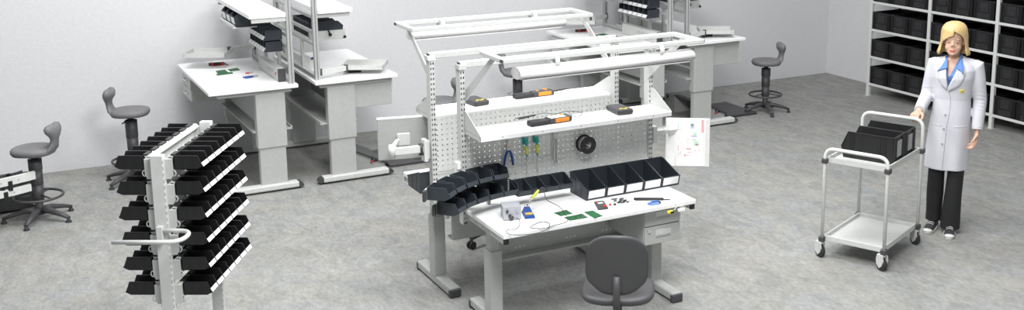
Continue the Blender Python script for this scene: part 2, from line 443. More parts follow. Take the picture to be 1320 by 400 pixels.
    for x in (-0.36, 0.37):
        pts = [( -0.40 + 0.055 * math.cos(a), 1.758 + 0.044 * math.sin(a)) for a in [R(-60) + R(300) * k / 14 for k in range(15)]]
        s = MB()
        outer = [(x - 0.008, y, z) for y, z in pts]
        rings = [[(x - 0.013, y, z), (x + 0.013, y, z), (x + 0.013, (y + 0.40) * 0.86 - 0.40, (z - 1.758) * 0.86 + 1.758), (x - 0.013, (y + 0.40) * 0.86 - 0.40, (z - 1.758) * 0.86 + 1.758)] for y, z in pts]
        s.loft(rings, smooth=False); s.build('hanging_strap', 'lamp', lo)
    # two curved bin rails on the left
    for zr, xc, yc, a1, rr_ in ((0.819, -0.405, -0.634, 45, 0.834), (0.939, -0.475, -0.573, 52, 0.763)):
        pts = [(xc + rr_ * math.cos(a), yc + rr_ * math.sin(a)) for a in [R(90) + R(a1) * k / 16 for k in range(17)]]
        s = MB()
        rings = []
        for k, (x, y) in enumerate(pts):
            a = R(90) + R(a1) * k / 16
            n = Vector((math.cos(a), math.sin(a), 0)); p = Vector((x, y, zr))
            rings.append([p + n * q + Vector((0, 0, h)) for q, h in ((0.002, -0.02), (0.010, -0.02), (0.010, 0.05), (0.002, 0.05))])
        s.loft(rings, smooth=False)
        ro = s.build('curved_rail', 'bench', t)
        e = rings[-1]; c = sum(e, Vector()) / 4; a = R(90 + a1)
        MB().cbox(c, (0.02, 0.03, 0.07), Euler((0, 0, a)), 0.004).build('rail_cap', 'dkgrey', ro)
        for k in (3, 12):
            x, y = pts[k]; MB().box(x - 0.012, x + 0.012, y + 0.012, y + 0.037, 0.7235 if zr < 0.9 else 0.888, zr + 0.045, 0.002).build('rail_stay', 'bench', ro)
    pp = MB().box(-0.735, -0.69, 0.235, 0.275, 0.72, 1.0, 0.003).box(-0.735, -0.68, 0.215, 0.27, 0.985, 1.03, 0.003); pp.build('rail_column', 'white', t)
    return t

def thing_part(name, parent):
    o = bpy.data.objects.new(name, None); C.objects.link(o); o.parent = parent; o.empty_display_size = 0.05; return o

FB = (3.355, 6.185); RB = (3.30, 7.005)
bench = make_bench('height adjustable workbench nearest the camera with white top, pegboard and overhead lamp', (FB[0], FB[1], 0), 0, None)
# drawer unit hangs under the right of the front bench only
du = thing_part('drawer_unit', bench)
MB().box(0.345, 0.625, -0.285, 0.15, 0.434, 0.69, 0.002).build('drawer_case', 'grey', du)
for z0, z1 in ((0.568, 0.682), (0.440, 0.560)):
    dr = MB().box(0.347, 0.623, -0.298, -0.284, z0, z1, 0.002).build('drawer_front', 'grey', du)
    zc = (z0 + z1) / 2 + 0.012
    h = MB(); h.box(0.43, 0.55, -0.3005, -0.2975, zc - 0.022, zc + 0.022, 0.001); h.build('drawer_handle', 'light', du)
    h = MB(); h.box(0.435, 0.545, -0.3025, -0.300, zc - 0.026, zc - 0.012, 0.001); h.build('handle_recess', 'midgrey', du)
MB().cyl((0.378, -0.298, 0.535), (0.378, -0.308, 0.535), 0.010, n=12).build('lock', 'chrome', du)
# rear bench: its twin, turned round, without the drawers
rear, rp = dup(bench, (RB[0], RB[1], 0), PI, 'twin workbench behind the front one, turned to face the back wall')
for c in rp.get('drawer_unit', []):
    for g in kids(c): bpy.data.objects.remove(g)
    bpy.data.objects.remove(c)

# bins on the two benches
def bench_bins(org, rz, where, which):
    Q = Matrix.Rotation(rz, 4, 'Z')
    def W(x, y, z): 
        p = Q @ Vector((x, y, 0)); return (org[0] + p.x, org[1] + p.y, z)
    if 'big' in which:
        for k in range(5):
            x = 0.055 + 0.0705 + k * 0.145
            make_bin(KB_BIG, 'large dark bin with white card, %s of five in the row%s' % (ORD[k], where), 'bin', W(x, 0.179, 0.7245), rz, 'large labelled bins' + where)
    if 'small' in which:
        for k in range(4):
            make_bin(KB_SMALL, 'small dark bin, %s from the left in the straight row%s' % (ORD[k], where), 'bin', W(-0.345 + k * 0.1, 0.179, 0.796), rz, 'small straight row bins' + where)
    for tier, zb, xc, yc, a1, n, rr_ in (('lower', 0.800, -0.405, -0.634, 46, 5, 0.834), ('upper', 0.920, -0.475, -0.573, 53, 5, 0.763)):
        if tier not in which: continue
        for k in range(n):
            a = R(90) + R(a1) * (k + 0.5) / n - R(2)
            p = (xc + (rr_ - 0.002) * math.cos(a), yc + (rr_ - 0.002) * math.sin(a))
            make_bin(KB_CURVE, 'small dark bin, %s from the right on the %s curved rail%s' % (ORD[k], tier, where), 'bin', W(p[0], p[1], zb), rz + a - R(90), 'curved rail bins' + where)
bench_bins(FB, 0, ' of the front bench', ('big', 'small', 'lower', 'upper'))
bench_bins(RB, PI, ' of the rear bench', ('big', 'lower', 'upper'))

# ------------------------------------------------------------------ lift benches (two pairs by the wall)
def alu(b, x, y, z0, z1, s=0.0225):
    b.box(x - s, x + s, y - s, y + s, z0, z1, 0.003)
def alu_grooves(b, x, y, z0, z1, s=0.0225):
    for sx in (-1, 1):
        b.box(x + sx * s - 0.0008, x + sx * s + 0.0008, y - 0.005, y + 0.005, z0, z1)
        b.box(x - 0.005, x + 0.005, y + sx * s - 0.0008, y + sx * s + 0.0008, z0, z1)

def make_lift(label, loc, rz):
    t = thing('standing_workbench', label, 'workbench', loc, rz)
    ZT = 0.955
    MB().box(-0.38, 0.38, -0.75, 0.75, ZT - 0.032, ZT, 0.005, 2).build('tabletop', 'white', t)
    b = MB()
    b.box(-0.33, 0.30, -0.70, -0.64, ZT - 0.07, ZT - 0.032, 0.003); b.box(-0.33, 0.30, 0.64, 0.70, ZT - 0.07, ZT - 0.032, 0.003)
    b.box(-0.20, -0.08, -0.66, 0.66, ZT - 0.075, ZT - 0.033, 0.003); b.build('under_frame', 'grey', t)
    for sy in (-1, 1):
        y = sy * 0.665
        lo = MB().box(-0.255, -0.025, y - 0.035, y + 0.035, 0.055, 0.62, 0.006, 2); l = lo.build('column', 'grey', t)
        MB().box(-0.268, -0.012, y - 0.046, y + 0.046, 0.40, ZT - 0.066, 0.008, 2).build('column_sleeve', 'grey', l)
        f = MB().box(-0.345, 0.27, y - 0.075 if sy < 0 else y - 0.02, y + 0.02 if sy < 0 else y + 0.075, 0.018, 0.068, 0.01, 2)
        fo = f.build('foot', 'light', t)
        y2 = y - 0.0275 if sy < 0 else y + 0.0275
        for sx, x in ((-1, -0.345), (1, 0.27)):
            c = MB(); c.prism([(x, 0.022), (x, 0.066), (x + sx * 0.03, 0.055), (x + sx * 0.045, 0.03), (x + sx * 0.03, 0.018)], 'y', y2 - 0.042, y2 + 0.042)
            c.cyl((x - sx * 0.02, y2, 0.0), (x - sx * 0.02, y2, 0.03), 0.022, n=12)
            c.build('foot_cap', 'dkgrey', fo)
    # shelf plate between the columns
    b = MB().box(-0.33, 0.015, -0.66, 0.66, 0.535, 0.55, 0.003).box(-0.33, -0.315, -0.66, 0.66, 0.55, 0.565, 0.002); b.build('footwell_shelf', 'grey', t)
    b = MB().box(-0.06, -0.045, -0.60, 0.60, 0.60, ZT - 0.07, 0.002); b.build('modesty_panel', 'midgrey', t)
    # drawer unit at one end
    d = thing_part('drawer_unit', t)
    MB().box(-0.02, 0.338, -0.68, -0.29, 0.665, ZT - 0.035, 0.003).build('drawer_case', 'grey', d)
    for z0, z1 in ((0.785, 0.915), (0.672, 0.780)):
        MB().box(0.338, 0.350, -0.678, -0.292, z0, z1, 0.002).build('drawer_front', 'light', d)
        zc = (z0 + z1) / 2
        MB().tube(fillet([(0.35, -0.54, zc), (0.37, -0.54, zc), (0.37, -0.43, zc), (0.35, -0.43, zc)], 0.01), 0.006, 8).build('drawer_handle', 'chrome', d)
    # profile frame on the inner edge
    X = -0.335
    for y in (-0.66, 0.70):
        p = MB(); alu(p, X, y, ZT, 2.25); po = p.build('post', 'alu', t)
        g = MB(); alu_grooves(g, X, y, ZT + 0.002, 2.24); g.build('post_groove', 'groove', po)
    b = MB(); b.box(X - 0.0225, X + 0.0225, -0.637, 0.677, ZT + 0.001, ZT + 0.046, 0.003); ro = b.build('base_profile', 'alu', t)
    g = MB()
    g.box(X + 0.0222, X + 0.0235, -0.637, 0.677, ZT + 0.018, ZT + 0.028); g.box(X - 0.0235, X - 0.0222, -0.637, 0.677, ZT + 0.018, ZT + 0.028); g.build('profile_groove', 'groove', ro)
    for z in (1.255, 1.36, 1.50):
        MB().box(X - 0.012, X + 0.012, -0.637, 0.677, z, z + 0.03, 0.002).build('cross_rail', 'alu', t)
    # short stays that carry the bin rows
    for y in (-0.2, 0.30): MB().box(X - 0.012, X + 0.012, y - 0.02, y + 0.02, ZT + 0.046, 1.255, 0.002).build('rail_stay', 'alu', t)
    # power box on the table along the frame
    pb = MB().box(X + 0.024, X + 0.085, -0.14, 0.575, ZT + 0.002, ZT + 0.118, 0.004); po = pb.build('power_box', 'light', t)
    MB().box(X + 0.02, X + 0.088, 0.575, 0.59, ZT + 0.002, ZT + 0.118, 0.002).build('box_end', 'dkgrey', po)
    MB().cyl((X + 0.085, 0.50, ZT + 0.065), (X + 0.090, 0.50, ZT + 0.065), 0.013, n=14).build('red_switch', 'red', po)
    s = MB()
    for k in range(9): s.box(X + 0.085, X + 0.0862, 0.18 + k * 0.026, 0.194 + k * 0.026, ZT + 0.06, ZT + 0.072 + 0.006 * (k % 3))
    s.build('socket_marks', 'silver', po)
    # upper shelf
    us = MB().box(X + 0.022, 0.0, -0.70, 0.72, 1.55, 1.588, 0.003); us.build('upper_shelf', 'white', t)
    for y in (-0.66, 0.70): MB().box(X - 0.02, -0.02, y - 0.012, y + 0.012, 1.512, 1.55, 0.002).build('shelf_bracket', 'light', t)
    # swivel tray for large bins
    tr = MB().box(X + 0.035, 0.03, -0.36, 0.20, 0, 0.012, 0.003).box(0.018, 0.03, -0.36, 0.20, 0.012, 0.03, 0.002)
    to = tr.build('bin_tray', 'frame', t, (0, 0, 1.28))
    kb = MB().box(X + 0.02, 0.02, -0.385, -0.362, -0.02, 0.065, 0.002); kb.build('bracket_plate', 'light', to)
    MB().cyl((X + 0.21, -0.386, 0.03), (X + 0.21, -0.41, 0.03), 0.014, n=12).cyl((X + 0.21, -0.405, 0.03), (X + 0.19, -0.405, 0.075), 0.007, n=8).build('clamp_lever', 'black', to)
    MB().ball((0.01, -0.40, 0.0), 0.014).cyl((0.01, -0.40, 0), (0.01, -0.384, 0), 0.007, n=8).build('clamp_knob', 'black', to)
    # swing arm with a shallow tray
    sa = thing_part('swing_arm', t)
    ax = Vector((X, -0.66, 1.02)); el = Vector((X + 0.29, -0.57, 1.02))
    b = MB()
    for p, q in ((ax + Vector((0.04, 0.01, 0)), el),):
        d = q - p; b.cbox((p + q) / 2, (d.length, 0.03, 0.045), Euler((0, 0, math.atan2(d.y, d.x))), 0.003)
    b.build('arm', 'light', sa)
    MB().cyl(ax + Vector((0.035, 0.01, -0.03)), ax + Vector((0.035, 0.01, 0.03)), 0.016, n=12).build('arm_pivot', 'dkgrey', sa)
    MB().cyl(el + Vector((0, 0, -0.035)), el + Vector((0, 0, 0.03)), 0.018, n=12).build('arm_joint', 'dkgrey', sa)
    T = MB(); T.T = Matrix.Translation((0.155, -0.50, 1.005)) @ Matrix.Rotation(R(-28), 4, 'Z')
    T.box(-0.19, 0.19, -0.15, 0.15, -0.006, 0, 0.001)
    for a_ in ((-0.19, 0.19, 0.144, 0.15), (-0.19, -0.184, -0.15, 0.15), (0.184, 0.19, -0.15, 0.15), (-0.19, 0.19, -0.15, -0.144)): T.box(*a_, 0, 0.036)
    T.build('tray', 'light', sa)
    return t

PAIRS = {'left': Vector((2.56, 10.42, 0)), 'right': Vector((6.527, 10.42, 0.0))}
lift = make_lift('standing workbench of the left pair, its drawers facing right', (3.015, 10.42, 0), 0)
l1, p1 = dup(lift, (2.105, 10.42, 0), PI, 'standing workbench of the left pair, its user side facing the left wall end')
l1['label'] = 'standing workbench of the left pair on the left, with tester and boards on top'
r2, p2 = dup(lift, (6.982, 10.42, 0.0), 0, 'standing workbench of the right pair on the right, beside a grey stool')
r1, p3 = dup(l1, (6.072, 10.42, 0.0), PI, 'standing workbench of the right pair on the left, partly hidden by the middle benches')
for pp in (p1, p3):
    for c in pp['bin_tray']: c.location = (0, 0.0, 1.40)
    for c in pp['swing_arm']: c.location = (-0.02, 0.05, 0.07)

for side, off in (('left', 0.0), ('right', 3.967)):
    # two rows of small labelled bins on the left bench of each pair
    for row, z in enumerate((1.365, 1.262)):
        for k in range(6):
            make_bin(KB_LIFT, 'small labelled bin, %s from the front in the %s row of the %s standing pair' % (ORD[k], ('upper', 'lower')[row], side), 'bin',
                     (2.425 + off, 9.955 + k * 0.0985, z - 0.045), R(-90), 'small bins between the %s standing benches' % side)
    for k in range(3):
        make_bin(KB_TRAY, 'flat dark bin on the left swivel tray, %s from the front, %s pair' % (ORD[k], side), 'bin', (2.405 + off, 10.305 + k * 0.185, 1.4125), R(-90), 'tray bins on the left of the %s pair' % side)
        make_bin(KB_TRAY, 'flat dark bin on the right swivel tray, %s from the front, %s pair' % (ORD[k], side), 'bin', (2.71 + off, 10.15 + k * 0.185, 1.2925), R(90), 'tray bins on the right of the %s pair' % side)

# footrests at the right bench of each pair
fr = thing('footrest', 'tilted black footrest on a grey wedge under the left pair of standing benches', 'footrest', (3.30, 10.2, 0))
MB().prism([(-0.30, 0.0), (-0.30, 0.20), (-0.24, 0.19), (0.03, 0.06), (0.03, 0.0)], 'y', -0.26, -0.25).build('wedge_side', 'grey', fr)
MB().prism([(-0.30, 0.0), (-0.30, 0.20), (-0.24, 0.19), (0.03, 0.06), (0.03, 0.0)], 'y', 0.25, 0.26).build('wedge_side', 'grey', fr)
MB().prism([(-0.30, 0.202), (-0.24, 0.205), (0.05, 0.062), (0.05, 0.045), (-0.24, 0.188), (-0.30, 0.185)], 'y', -0.28, 0.28).build('foot_plate', 'dkgrey', fr)
MB().cyl((-0.10, -0.262, 0.08), (-0.03, -0.27, 0.09), 0.006, n=8).cyl((-0.10, -0.262, 0.08), (-0.09, -0.27, 0.14), 0.006, n=8).build('lever', 'black', fr)
MB().ball((-0.10, -0.268, 0.08), 0.012).build('lever_knob', 'red', fr)
dup(fr, (3.30 + 3.967, 10.2, 0), 0, 'tilted black footrest on a grey wedge under the right pair of standing benches')
def mat_thing(off, label):
    o = thing('floor_mat', label, 'mat', (3.57 + off, 10.22, 0))
    MB().box(-0.20, 0.20, -0.30, 0.30, 0, 0.028, 0.006).build('mat_pad', 'dkgrey', o)
    MB().box(-0.205, 0.205, -0.305, 0.305, 0, 0.010, 0.003).build('mat_edge', 'black', o)
mat_thing(0, 'black standing mat on the floor to the right of the left standing pair')
mat_thing(3.967, 'black standing mat on the floor beside the rightmost grey stool')

# ------------------------------------------------------------------ stools
def ring_pts(cx, cy, a, b, z, n=24, p=2.4):
    out = []
    for k in range(n):
        t = 2 * PI * k / n; c, s = math.cos(t), math.sin(t)
        out.append((cx + a * math.copysign(abs(c) ** (2 / p), c), cy + b * math.copysign(abs(s) ** (2 / p), s), z))
    return out

def make_stool(label, loc, rz, seat_z):
    """seat front towards +x"""
    t = thing('work_stool', label, 'stool', loc, rz)
    for k in range(5):
        a = 2 * PI * k / 5 + 0.35; d = Vector((math.cos(a), math.sin(a), 0))
        pts = [d * 0.02 + Vector((0, 0, 0.085)), d * 0.10 + Vector((0, 0, 0.085)), d * 0.20 + Vector((0, 0, 0.062)), d * 0.275 + Vector((0, 0, 0.038))]
        lg = MB().tube(pts, [0.034, 0.030, 0.023, 0.016], 10, flat=0.8); lo = lg.build('base_leg', 'dkgrey', t)
        e = d * 0.268; MB().lathe([(0.024, 0), (0.024, 0.008), (0.014, 0.02), (0.013, 0.036)], (e.x, e.y, 0), 12).build('glide', 'rubber', lo)
    zt = seat_z - 0.06
    MB().lathe([(0.042, 0.05), (0.040, 0.10), (0.031, 0.12), (0.030, zt * 0.55)], n=16).build('lower_column', 'dkgrey', t)
    MB().lathe([(0.030, 0.165), (0.044, 0.17), (0.045, 0.30), (0.045, 0.30), (0.048, 0.303), (0.049, 0.42), (0.049, 0.42), (0.052, 0.423), (0.053, zt - 0.035), (0.026, zt - 0.032), (0.024, zt)], n=20).build('column_cover', 'dkgrey', t)
    fz = 0.205
    fr = MB().tube([(0.185 * math.cos(2 * PI * k / 32), 0.185 * math.sin(2 * PI * k / 32), fz) for k in range(32)], 0.011, 8, closed=True)
    fo = fr.build('foot_ring', 'dkgrey', t)
    s = MB()
    for k in range(3):
        a = 2 * PI * k / 3 + 0.5; s.cyl((0.03 * math.cos(a), 0.03 * math.sin(a), fz + 0.01), (0.18 * math.cos(a), 0.18 * math.sin(a), fz), 0.008, n=8)
    s.build('ring_spoke', 'dkgrey', fo)
    MB().box(-0.09, 0.09, -0.06, 0.06, zt - 0.006, zt + 0.008, 0.003).tube([(0.0, -0.03, zt - 0.01), (-0.02, -0.12, zt - 0.025), (-0.03, -0.16, zt - 0.03)], 0.007, 8).build('tilt_plate', 'black', t)
    # moulded seat
    b = MB(); rings = []
    for q, dz in ((0.72, 0.0), (0.93, 0.006), (1.0, 0.026), (1.0, 0.042), (0.95, 0.056), (0.85, 0.0615)):
        rings.append(ring_pts(0.0, 0, 0.165 * q, 0.165 * q, zt + 0.006 + dz, 32))
    b.loft(rings, True, False)
    top = zt + 0.0675
    n = 9
    # top with ridges running across
    rr = [[(x * 1.0, y, z) for x, y, z in rings[-1]]]
    for q in (0.75, 0.6, 0.45, 0.3, 0.15, 0.02):
        rr.append([(x, y, top + 0.0015 + 0.0022 * math.sin(x * 2 * PI / 0.036) - 0.004 * (1 - q)) for x, y, _ in ring_pts(0, 0, 0.165 * q, 0.165 * q, 0, 32)])
    b.loft(rr, False, True); b.build('seat', 'pu', t)
    # neck and small lumbar pad
    b = MB(); rings = []
    for x, z, hw, th in ((-0.125, 0.0, 0.10, 0.036), (-0.15, 0.02, 0.095, 0.032), (-0.168, 0.06, 0.062, 0.028), (-0.176, 0.10, 0.052, 0.027), (-0.178, 0.128, 0.072, 0.034), (-0.170, 0.155, 0.112, 0.046), (-0.166, 0.185, 0.122, 0.046), (-0.166, 0.208, 0.105, 0.036), (-0.168, 0.219, 0.06, 0.016)):
        rings.append([(x + th * math.cos(2 * PI * k / 16), hw * math.sin(2 * PI * k / 16), zt + 0.03 + z + (0.012 if z > 0.15 else 0) * abs(math.sin(2 * PI * k / 16))) for k in range(16)])
    b.loft(rings); b.build('backrest', 'pu', t)
    return t

make_stool('grey work stool at the far left edge beside the low trolley', (0.385, 9.90, 0), R(152), 0.61)
make_stool('grey work stool against the back wall, seat turned right, behind the bin stand', (1.215, 10.645, 0), R(-22), 0.675)
make_stool('grey work stool mostly hidden behind the left uprights of the middle benches', (3.95, 10.08, 0), R(165), 0.57)
make_stool('grey work stool seen between the lamp rails of the middle benches', (5.05, 10.60, 0), R(-15), 0.66)
make_stool('grey work stool standing alone by the back wall at right', (7.89, 9.97, 0), R(158), 0.605)

# ------------------------------------------------------------------ chairs at the middle benches
def make_chair(label, loc, rz, caster=True):
    """user faces +y, backrest at -y"""
    t = thing('swivel_chair', label, 'chair', loc, rz)
    for k in range(5):
        a = 2 * PI * k / 5 + PI / 2; d = Vector((math.cos(a), math.sin(a), 0))
        pts = [d * 0.02 + Vector((0, 0, 0.115)), d * 0.12 + Vector((0, 0, 0.11)), d * 0.24 + Vector((0, 0, 0.09)), d * 0.30 + Vector((0, 0, 0.08))]
        lo = MB().tube(pts, [0.03, 0.027, 0.022, 0.018], 10, flat=0.75).build('base_leg', 'dkgrey', t)
        e = d * 0.295; s = Vector((-d.y, d.x, 0))
        MB().cyl(e + s * 0.008 + Vector((0, 0, 0.03)), e + s * 0.024 + Vector((0, 0, 0.03)), 0.030, n=16).cyl(e - s * 0.024 + Vector((0, 0, 0.03)), e - s * 0.008 + Vector((0, 0, 0.03)), 0.030, n=16).cyl(e + Vector((0, 0, 0.03)), e + Vector((0, 0, 0.08)), 0.012, n=10).build('caster', 'rubber', lo)
    MB().lathe([(0.045, 0.08), (0.042, 0.14), (0.03, 0.16), (0.03, 0.26), (0.022, 0.262), (0.022, 0.40)], n=18).build('column', 'dkgrey', t)
    MB().box(-0.10, 0.10, -0.13, 0.12, 0.395, 0.42, 0.008).build('tilt_mechanism', 'dkgrey', t)
    b = MB(); rings = []
    for q, z in ((0.80, 0.42), (0.95, 0.426), (1.0, 0.442), (0.99, 0.458), (0.93, 0.468), (0.6, 0.465), (0.2, 0.460)):
        rings.append(ring_pts(0, 0.0, 0.215 * q, 0.205 * q, z, 32, 3.2))
    b.loft(rings); b.build('seat', 'dkgrey', t)
    b = MB().tube([(0, -0.10, 0.40), (0, -0.20, 0.405), (0, -0.235, 0.45), (0, -0.235, 0.62)], [0.022] * 4, 10, flat=0.5); b.build('back_bar', 'dkgrey', t)
    # curved shell backrest, rounded outline
    b = MB(); NX, NZ = 22, 16; hw, z0, z1 = 0.178, 0.50, 0.865
    def pt(i, j, off):
        u = -1 + 2 * i / NX; v = -1 + 2 * j / NZ
        uu = u * math.sqrt(1 - 0.40 * (abs(v) ** 4)) ; vv = v * (1 - 0.24 * abs(u) ** 3.0)
        x = hw * uu; z = (z0 + z1) / 2 + (z1 - z0) / 2 * vv
        return (x, -0.235 + 0.030 * u * u - 0.02 * v + off, z)
    F = [[b.v(pt(i, j, 0.0)) for j in range(NZ + 1)] for i in range(NX + 1)]
    K = [[b.v(pt(i, j, 0.022)) for j in range(NZ + 1)] for i in range(NX + 1)]
    for i in range(NX):
        for j in range(NZ):
            b.f([F[i][j], F[i + 1][j], F[i + 1][j + 1], F[i][j + 1]], True); b.f([K[i][j], K[i][j + 1], K[i + 1][j + 1], K[i + 1][j]], True)
    loop = [(i, 0) for i in range(NX)] + [(NX, j) for j in range(NZ)] + [(i, NZ) for i in range(NX, 0, -1)] + [(0, j) for j in range(NZ, 0, -1)]
    for a, c in zip(loop, loop[1:] + loop[:1]): b.f([F[a[0]][a[1]], K[a[0]][a[1]], K[c[0]][c[1]], F[c[0]][c[1]]], True)
    b.build('backrest', 'dkgrey', t)
    return t
ch = make_chair('dark grey swivel chair in front of the nearest workbench, its back to the camera', (3.17, 5.33, 0), R(-33))
dup(ch, (3.45, 7.60, 0), R(180), 'dark grey swivel chair mostly hidden behind the rear workbench')

# ------------------------------------------------------------------ double sided bin stand at left
ST = thing('bin_stand', 'white double sided stand holding rows of black bins', 'stand', (0.785, 5.92, 0), R(-30))
for y in (0.0, 0.715):
    p = MB().box(-0.0325, 0.0325, y - 0.02, y + 0.02, 0.10, 1.457, 0.003); po = p.build('post', 'frame', ST)
    n_ = MB()
    for k in range(38): n_.box(0.0325, 0.0345, y - 0.021, y - 0.010, 0.16 + k * 0.034, 0.176 + k * 0.034)
    n_.build('post_teeth', 'light', po)
    ft = MB().box(-0.30, 0.30, y - 0.025, y + 0.025, 0.06, 0.11, 0.006); fo = ft.build('foot', 'frame', ST)
    for sx in (-1, 1):
        cs = MB().cyl((sx * 0.27, y - 0.012, 0.03), (sx * 0.27, y + 0.012, 0.03), 0.03, n=16).box(sx * 0.27 - 0.012, sx * 0.27 + 0.012, y - 0.018, y + 0.018, 0.035, 0.065, 0.003)
        cs.build('caster', 'rubber', fo)
MB().box(-0.02, 0.02, 0.0, 0.71, 0.12, 0.16, 0.003).build('cross_bar', 'frame', ST)
NR = 6; PZ = 0.1365; ZB0 = 1.377
for r_ in range(NR):
    zb = ZB0 - r_ * PZ
    for sx in (-1, 1):
        b = MB()
        prof = [(0.064, -0.02), (0.071, -0.02), (0.071, 0.062), (0.075, 0.066), (0.075, 0.069), (0.050, 0.069), (0.036, 0.056), (0.036, 0.050), (0.050, 0.060), (0.064, 0.060), (0.064, 0.032), (0.060, 0.032), (0.060, 0.022), (0.064, 0.022)]
        b.prism([(sx * u, zb + v) for u, v in prof], 'y', 0.022, 0.70)
        ro = b.build('bin_rail', 'frame', ST)
        for y in (0.004, 0.69): MB().prism([(sx * 0.033, zb - 0.05), (sx * 0.060, zb - 0.05), (sx * 0.072, zb - 0.03), (sx * 0.072, zb + 0.056), (sx * 0.033, zb + 0.056)], 'y', y, y + 0.016).build('rail_bracket', 'light', ro)
        h_ = MB()
        h_.tube([(sx * (0.072 + 0.014 * math.sin(a)), 0.008, zb - 0.02 + 0.016 * math.cos(a)) for a in [PI * q / 6 for q in range(7)]], 0.003, 6)
        h_.build('rail_hook', 'light', ro)
MB().tube(fillet([(-0.005, -0.03, 1.062), (0.165, -0.03, 1.062), (0.165, -0.205, 1.062), (-0.175, -0.205, 1.062)], 0.085, 10), 0.0115, 12).build('push_handle', 'frame', ST)
MB().box(-0.02, 0.012, -0.045, -0.018, 1.0, 1.085, 0.002).build('handle_plate', 'frame', ST)
Qs = Matrix.Rotation(R(-30), 4, 'Z')
for r_ in range(NR):
    zb = ZB0 - r_ * PZ
    for si, sx in (('left', -1), ('right', 1)):
        for k in range(7):
            p = Qs @ Vector((sx * 0.0785, 0.055 + k * 0.0975, 0))
            make_bin(KB_STAND, 'black bin %s from the near post, %s row down, %s side of stand' % (ORD[k], ORD[r_] if r_ else 'top', si), 'bin',
                     (0.785 + p.x, 5.92 + p.y, zb), R(-30) + (R(90) if sx > 0 else R(-90)), 'black bins on the %s side of the stand' % si)

# ------------------------------------------------------------------ low trolley at the left edge with curved bin rails
tv = thing('bin_trolley', 'low dark trolley with white curved bin rails cut by the left edge', 'trolley', (0.0, 10.0, 0))
MB().box(-0.75, 0.355, 0.20, 0.52, 0.02, 0.26, 0.006).build('trolley_body', 'dkgrey', tv)
for x in (-0.68, 0.28):
    for y in (0.25, 0.46): MB().lathe([(0.02, 0), (0.02, 0.012), (0.012, 0.03)], (x, y, 0), 12).build('glide', 'rubber', tv)
def curved(zr, h, xend, yend, name):
    pts = []
    for k in range(13):
        s = 1 - k / 12
        pts.append(Vector((xend - 0.75 * s, yend - 0.42 * s + 0.20 * s * s, zr)))
    rings = []
    for k, p in enumerate(pts):
        d = (pts[min(k + 1, 12)] - pts[max(k - 1, 0)]).normalized(); n = Vector((-d.y, d.x, 0))
        rings.append([p, p + Vector((0, 0, h)), p + n * 0.02 + Vector((0, 0, h + 0.004)), p + n * 0.02])
    o = MB().loft(rings, smooth=False).build(name, 'frame', tv)
    for k in (6, 8, 10):
        d = (pts[k + 1] - pts[k - 1]).normalized(); n = Vector((d.y, -d.x, 0))
        MB().cyl(pts[k] + Vector((0, 0, h * 0.5)), pts[k] + n * 0.004 + Vector((0, 0, h * 0.5)), 0.005, n=8).build('rail_bolt', 'midgrey', o)
    return pts
upts = curved(0.375, 0.062, 0.376, -0.205, 'curved_rail')
lpts = curved(0.285, 0.055, 0.338, -0.22, 'curved_rail')
for pts, q, z0, z1 in ((upts, 9, 0.33, 0.41), (lpts, 9, 0.25, 0.33)):
    p = pts[q]; MB().box(p.x - 0.018, p.x + 0.018, p.y - 0.006, p.y + 0.03, z0, z1, 0.003).build('rail_clamp', 'black', tv)
MB().box(0.12, 0.15, -0.30, 0.26, 0.256, 0.28, 0.003).box(0.12, 0.15, -0.31, -0.285, 0.26, 0.37, 0.003).build('rail_arm', 'black', tv)
for k, q in enumerate((10, 8, 6)):
    p = upts[q]; d = (upts[q + 1] - upts[q - 1]).normalized(); n = Vector((-d.y, d.x, 0))
    make_bin(KB_SMALL, 'small dark bin on the low trolley rail, %s from its right end' % ORD[k], 'bin', (p.x + n.x * 0.024, 10.0 + p.y + n.y * 0.024, 0.385), math.atan2(d.y, d.x) + PI, 'bins on the low trolley')

# ------------------------------------------------------------------ shelving rack on the right wall
RK = thing('shelving_rack', 'tall pale metal rack full of black crates along the right wall', 'rack', (9.5, 0, 0))
UY = (10.02, 9.08, 8.12, 7.16)
for y in UY:
    for x in (0.02, 0.46):
        b = MB().box(x - 0.02, x + 0.02, y - 0.022, y + 0.022, 0.0, 2.1, 0.003); uo = b.build('upright', 'frame', RK)
        MB().box(x - 0.028, x + 0.028, y - 0.03, y + 0.03, 0, 0.006).build('foot_plate', 'light', uo)
LV = (0.135, 0.470, 0.805, 1.140, 1.475)
for z in LV:
    for i in range(3):
        a, c = UY[i + 1] + 0.022, UY[i] - 0.022
        b = MB().box(0.004, 0.036, a, c, z, z + 0.03, 0.003); bo = b.build('beam', 'frame', RK)
        MB().box(0.444, 0.476, a, c, z, z + 0.03, 0.003).build('rear_beam', 'frame', RK)
        s = MB().box(0.036, 0.444, a + 0.002, c - 0.002, z + 0.018, z + 0.029); s.build('shelf_panel', 'midgrey', RK)
    for y in UY:
        MB().box(0.04, 0.44, y - 0.012, y + 0.012, z + 0.002, z + 0.026, 0.002).build('side_tie', 'frame', RK)

